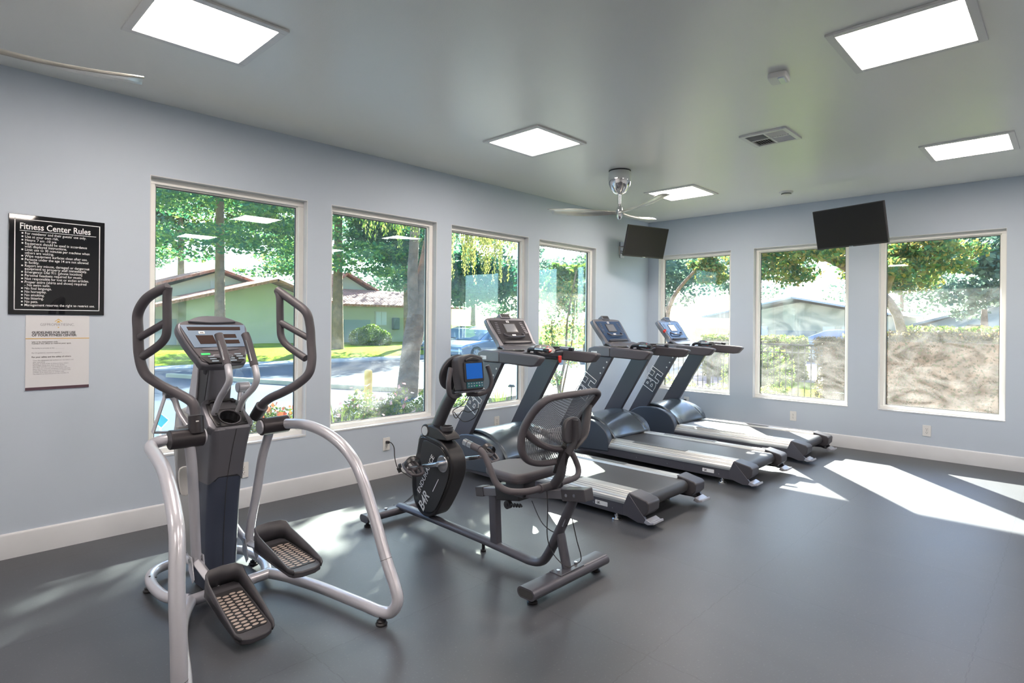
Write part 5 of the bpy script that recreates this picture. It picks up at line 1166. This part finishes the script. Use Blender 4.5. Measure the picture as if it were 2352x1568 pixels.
fronds('hanging_tree_branch', 'sparse hanging conifer sprays at the top right of the third street window', 2.5, 4.3, 6.4, 4.1, .9, 60, 32)
fronds('hanging_tree_branch', 'green hanging sprays along the top of the second street window', -1.9, .1, 4.6, 3.75, .75, 80, 33, 'shrub')
# crepe myrtle by the corner
r = tree('crepe_myrtle', 'slender multi-stemmed tree with small leaves right outside the fourth street window', 'tree', (.72,2.25,-.13), [(.72,2.25,-.15),(.74,2.25,.3),(.95,2.3,.8),(1.0,2.3,1.5),(1.25,2.3,2.4)], .032,
     [(.45,2.2,1.35,.22,.25,.35),(.35,2.2,.95,.20,.25,.30),(.55,2.2,1.75,.20,.25,.30),(.85,2.3,2.05,.26,.25,.26),(1.25,2.3,1.9,.20,.25,.40),(1.3,2.3,1.3,.16,.2,.4),(.25,2.2,.65,.16,.2,.22),(1.0,2.3,1.35,.12,.2,.3),(.55,2.2,.45,.14,.2,.2),(1.15,2.3,.75,.14,.2,.2)], 3000, .055, 'broad', 11, flat=.1, shell=.1)
bm = NB()
for q in ([(0,0,0),(-.05,0,.4),(-.25,-.05,.9),(-.30,-.05,1.6)], [(.02,0,.1),(.18,0,.6),(.40,.05,1.1),(.50,.05,2.0)], [(0,0,.35),(-.15,0,.75),(-.45,-.05,1.1)]): tube(bm, q, .020, n=8, sub=5, rs=(1,.4))
obj('stems', bm, M['bark'], r)
# shrubs right outside the street windows
def shrub(label, c, rad, n, lm, seed, size=.045, flowers=None):
    rs = np.random.RandomState(seed); r = empty('flowering_shrub' if flowers else 'garden_shrub', (c[0],c[1],-.13), label=label, cat='shrub'); B_ = []
    for i in range(14):
        d = rs.normal(size=3); d /= np.linalg.norm(d); d[2] = abs(d[2]); B_.append((d[0]*rad[0]*.62, d[1]*rad[1]*.62, .1+d[2]*rad[2]*.62, rad[0]*.45, rad[1]*.45, rad[2]*.42))
    leafcloud('foliage', blobs(B_, n, rs, .5), size, LM[lm], r, aspect=.5, seed=seed, flat=.1)
    bm = NB()
    for k in range(7): a = k*.9; tube(bm, [(0,0,0),(.3*rad[0]*math.cos(a),.3*rad[1]*math.sin(a),rad[2]*.4),(.6*rad[0]*math.cos(a),.6*rad[1]*math.sin(a),rad[2]*.8)], .008, n=5, sub=3)
    obj('stems', bm, M['bark'], r)
    if flowers:
        P = blobs([(b[0],b[1],b[2]+.03,b[3]*1.08,b[4]*1.08,b[5]*1.08) for b in B_], flowers[1], rs, .95); P = P[P[:,2] > rad[2]*.4]
        leafcloud('flowers', P, .05, LM[flowers[0]], r, aspect=.9, seed=seed+1)
    return r
LM['pink'] = leafmat('pink_flowers', [(.50,.16,.20),(.55,.36,.40)]); LM['orange'] = leafmat('orange_flowers', [(.65,.09,.02),(.65,.20,.10),(.55,.36,.28)])
shrub('orange-flowered bush outside the first street window behind the elliptical', (-4.95,1.15), (.42,.4,.64), 5200, 'shrub', 41, flowers=('orange',420))
shrub('low green plant at the lower left corner of the first street window', (-6.25,.95), (.25,.3,.50), 1500, 'shrub', 42)
shrub('yellow-green bush at the left of the second street window, before the bollard', (-4.15,1.15), (.46,.45,.70), 6500, 'shrub', 43, flowers=('pink',160))
shrub('yellow-green bush in the middle of the second street window', (-3.55,1.25), (.42,.42,.66), 6000, 'shrub', 44, flowers=('pink',120))
shrub('yellow-green bush at the right end of the second street window', (-2.95,1.10), (.42,.42,.74), 6000, 'shrub', 45)
# strappy plants
def strap(label, c, h, n, seed, lm='yuc'):
    rs = np.random.RandomState(seed); r = empty('strap_leaf_plant', (*c,-.13), label=label, cat='plant'); bm = NB()
    for i in range(n):
        a = rs.rand()*6.28; l = h*(.6+.5*rs.rand()); o_ = .25+.75*rs.rand(); w = .014; ca, sa = math.cos(a), math.sin(a); pr = None
        for k in range(6):
            t = k/5; rad = l*.65*o_*t; z = l*(t*(1.25-.55*o_*t)); ww = w*(1-t*.9)
            p = [bm.verts.new((ca*rad-sa*ww, sa*rad+ca*ww, z)), bm.verts.new((ca*rad+sa*ww, sa*rad-ca*ww, z))]
            if pr: bm.faces.new((pr[0], pr[1], p[1], p[0]))
            pr = p
    obj('leaves', bm, LM[lm], r, angle=80); return r
strap('spiky strap-leaved plant below the third street window, left clump', (-2.25,1.15), .55, 90, 51)
strap('spiky strap-leaved plant beside the path light outside the third street window', (-1.62,1.45), .60, 100, 52)
strap('tall narrow-leaved plant at the lower left of the second street window', (-4.55,.75), .80, 40, 53)
strap('spiky strap-leaved plant outside the fourth street window', (-.35,1.3), .45, 70, 54)
r = empty('path_light', (-1.22,1.6,-.13), label='small dark path light standing beyond the third street window', cat='garden light')
bm = NB(); cyl(bm, (0,0,0), (0,0,.58), .008, n=8); obj('stake', bm, M['black'], r)
bm = NB(); lathe(bm, [(.055,.575),(.06,.585),(.03,.615),(0,.618)], n=20); obj('lamp_cap', bm, M['black'], r)
bm = NB(); prism(bm, rrect(1.2,.22,.02), FZ, -.15, .02); o_ = obj('stepping_bench', bm, mat('bench_brown', (.28,.19,.14), .8), bevel=.01, label='low brown timber edging on the pale walkway beyond the third street window', cat='edging'); o_.location = (.55,3.3,0); o_.rotation_euler = (0,0,R(8))
# rounded bush before the low house
tree('clipped_bush', 'rounded clipped bush in front of the low house garage', 'bush', (10.5,24,0), None, 0, [(9.9,24,.45,.65,.5,.62),(10.6,24,.55,.8,.5,.72),(11.3,24,.4,.6,.5,.55)], 6000, .10, 'light', 61, shell=.8, parts=('t','foliage'))

# garden side
def hedge(name, label, lo, hi, n, size, lm, seed, cat='hedge'):
    rs = np.random.RandomState(seed); lo, hi = np.array(lo, float), np.array(hi, float); c = (lo+hi)/2; base = np.array([c[0],c[1],lo[2]])
    r = empty(name, tuple(base), label=label, cat=cat); P = rs.rand(n,3); f = rs.randint(0,5,n); t = (rs.rand(n)**2)*.12
    for i, (ax, sd_) in enumerate(((0,0),(0,1),(1,0),(1,1),(2,1))):
        m_ = f == i; P[m_,ax] = sd_+(t[m_]/(hi-lo)[ax])*(1 if sd_ == 0 else -1)
    Q = lo+P*(hi-lo)+rs.normal(size=(n,3))*.018; Q += .035*np.sin(Q[:,[1,2,0]]*7)
    leafcloud('foliage', Q-base, size, LM[lm], r, aspect=.6, seed=seed)
    bm = NB(); d = (hi-lo)*.5-.10; box(bm, (0,0,(hi-lo)[2]/2-.03), (2*d[0], 2*d[1], (hi-lo)[2]-.14)); obj('twigs', bm, M['bark'], r); return r
hedge('clipped_hedge', 'tall clipped brown-green hedge filling the lower part of the widest garden window', (1.85,-5.6,-.15), (2.65,-2.42,1.30), 26000, .045, 'hedge', 71)
hedge('clipped_hedge', 'squared hedge end standing at the right of the middle garden window', (2.75,-2.15,-.15), (3.5,-1.46,1.17), 9000, .045, 'hedge', 72)
hedge('clipped_hedge', 'low sunlit hedge far off above the tall hedge in the widest garden window', (12,-6,-.15), (13,-.95,1.36), 7000, .12, 'shrub', 73)
hedge('clipped_hedge', 'rounded yellow hedge behind the iron fence in the middle garden window', (9.2,1.0,-.15), (10.4,3.6,1.05), 7000, .10, 'shrub', 74)
hedge('clipped_hedge', 'yellow bush behind the squared hedge end', (8.2,-1.9,-.15), (9.2,-.5,1.15), 4500, .09, 'shrub', 75)
shrub('green shrub outside the farthest garden window, left', (1.0,.05), (.45,.45,.70), 4000, 'shrub', 81)
shrub('green shrub outside the farthest garden window, right', (1.0,-.65), (.38,.45,.56), 4000, 'shrub', 82)
shrub('pale shrub at the lower left of the middle garden window', (1.15,-1.35), (.36,.36,.60), 3600, 'shrub', 83)
shrub('grey-green bush behind the iron fence', (5.6,.6), (1.0,.9,1.15), 6000, 'light', 84, size=.08)
# iron fence
r = empty('iron_fence', (3.9,0,-.15), label='black iron picket fence crossing the two left garden windows', cat='fence')
bm = NB(); mm(bm, (-.012,-1.5,1.18), (.012,3.4,1.215)); mm(bm, (-.012,-1.5,.16), (.012,3.4,.19)); mm(bm, (-.012,-1.5,1.04), (.012,3.4,1.06)); obj('fence_rail', bm, M['black'], r)
for k in range(3):
    bm = NB(); mm(bm, (-.03,-1.5+k*2.4-.03,0), (.03,-1.5+k*2.4+.03,1.27)); obj('fence_post', bm, M['black'], r)
pk = None
for k in range(44):
    if pk is None: bm = NB(); mm(bm, (-.008,-.008,.05), (.008,.008,1.18)); pk = obj('picket', bm, M['black'], r); pk.location = (0,-1.39,0)
    else: c = pk.copy(); col.objects.link(c); c.parent = r; c.location = (0,-1.39+k*.11,0)
# broad-leaved canopies
tree('broadleaf_tree', 'broad-leaved tree with green and amber leaves across the top of the middle garden window', 'tree', (5.3,-2.2,-.15), [(5.3,-2.2,-.15),(5.25,-2.15,1.6),(5.2,-1.2,2.6),(5.1,-.2,3.0)], .10,
     crown((5.2,-.35,3.05),(1.0,1.3,.75),36,rs,.30), 9000, .10, 'broad', 91, flat=.1, shell=.2)
tree('broadleaf_tree', 'yellow-green leafy branches at the top of the farthest garden window', 'tree', (5.6,2.9,-.15), [(5.6,2.9,-.15),(5.5,2.7,1.8),(5.3,1.9,2.7)], .07, crown((5.2,1.45,2.75),(.7,.55,.55),14,rs,.32), 3000, .085, 'broad', 92, flat=.1, shell=.2)
tree('broadleaf_tree', 'large rounded tree in the upper left of the widest garden window', 'tree', (8.6,-1.0,-.15), [(8.6,-1.0,-.15),(8.5,-1.1,1.6),(8.3,-1.6,3)], .16, crown((8.3,-1.75,3.1),(1.2,1.35,.95),40,rs,.30), 10000, .11, 'broad', 93, flat=.1, shell=.2)
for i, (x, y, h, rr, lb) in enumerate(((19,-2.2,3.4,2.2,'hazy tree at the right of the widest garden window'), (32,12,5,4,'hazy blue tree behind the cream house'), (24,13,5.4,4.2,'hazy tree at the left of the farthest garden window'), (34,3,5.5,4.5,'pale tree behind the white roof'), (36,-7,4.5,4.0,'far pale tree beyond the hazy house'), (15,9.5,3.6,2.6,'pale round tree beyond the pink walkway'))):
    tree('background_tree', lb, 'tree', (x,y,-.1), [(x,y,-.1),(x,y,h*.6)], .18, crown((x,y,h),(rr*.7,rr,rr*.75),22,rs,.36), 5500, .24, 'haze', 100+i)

# ------------------------------------------------------------------ light
az, el = R(41.0), R(30.0)
sdir = V((math.cos(el)*math.cos(az), math.cos(el)*math.sin(az), math.sin(el)))
sd = bpy.data.lights.new('sun', 'SUN'); sd.energy = SUN; sd.angle = R(.6); sd.color = (1,.95,.86)
so = bpy.data.objects.new('sun', sd); link(so); so.rotation_euler = sdir.to_track_quat('Z', 'Y').to_euler(); so.location = (20,18,20)
w = bpy.data.worlds.new('sky'); bpy.context.scene.world = w; w.use_nodes = True; nt = w.node_tree
sk = nt.nodes.new('ShaderNodeTexSky'); sk.sky_type = 'NISHITA'; sk.sun_disc = False; sk.sun_elevation = el; sk.sun_rotation = R(90)-az; sk.air_density = 1.0; sk.dust_density = 1.0
bg = nt.nodes['Background']; bg.inputs[1].default_value = SKY
mxs = nt.nodes.new('ShaderNodeMixRGB'); mxs.blend_type = 'MULTIPLY'; mxs.inputs[0].default_value = 1; mxs.inputs[2].default_value = (.86,.97,1.18,1)
nt.links.new(sk.outputs[0], mxs.inputs[1]); nt.links.new(mxs.outputs[0], bg.inputs[0])

# ------------------------------------------------------------------ camera
cd = bpy.data.cameras.new('camera'); cam = bpy.data.objects.new('camera', cd); link(cam)
yaw, roll = .7672, .0087
Fw = V((math.cos(yaw), math.sin(yaw), 0)); R0 = V((math.sin(yaw), -math.cos(yaw), 0)); U0 = V((0,0,1))
Rt = R0*math.cos(roll)+U0*math.sin(roll); Up = -R0*math.sin(roll)+U0*math.cos(roll)
m = Matrix((Rt, Up, -Fw)).transposed().to_4x4(); m.translation = V((-7.581,-4.532,1.4186)); cam.matrix_world = m
cd.sensor_fit = 'HORIZONTAL'; cd.sensor_width = 36; cd.lens = 1342.34/2352*36; cd.shift_y = -(784-740.3)/2352; cd.clip_start = .05; cd.clip_end = 500
sc = bpy.context.scene; sc.camera = cam
sc.view_settings.view_transform = 'Standard'; sc.view_settings.look = 'None'; sc.view_settings.gamma = 1; sc.view_settings.use_curve_mapping = False
sc.view_settings.exposure = EXPO
cy = sc.cycles; cy.use_denoising = True; cy.max_bounces = 9; cy.diffuse_bounces = 5; cy.glossy_bounces = 4; cy.transmission_bounces = 6; cy.transparent_max_bounces = 24
cy.sample_clamp_indirect = 8; cy.caustics_reflective = False; cy.caustics_refractive = False
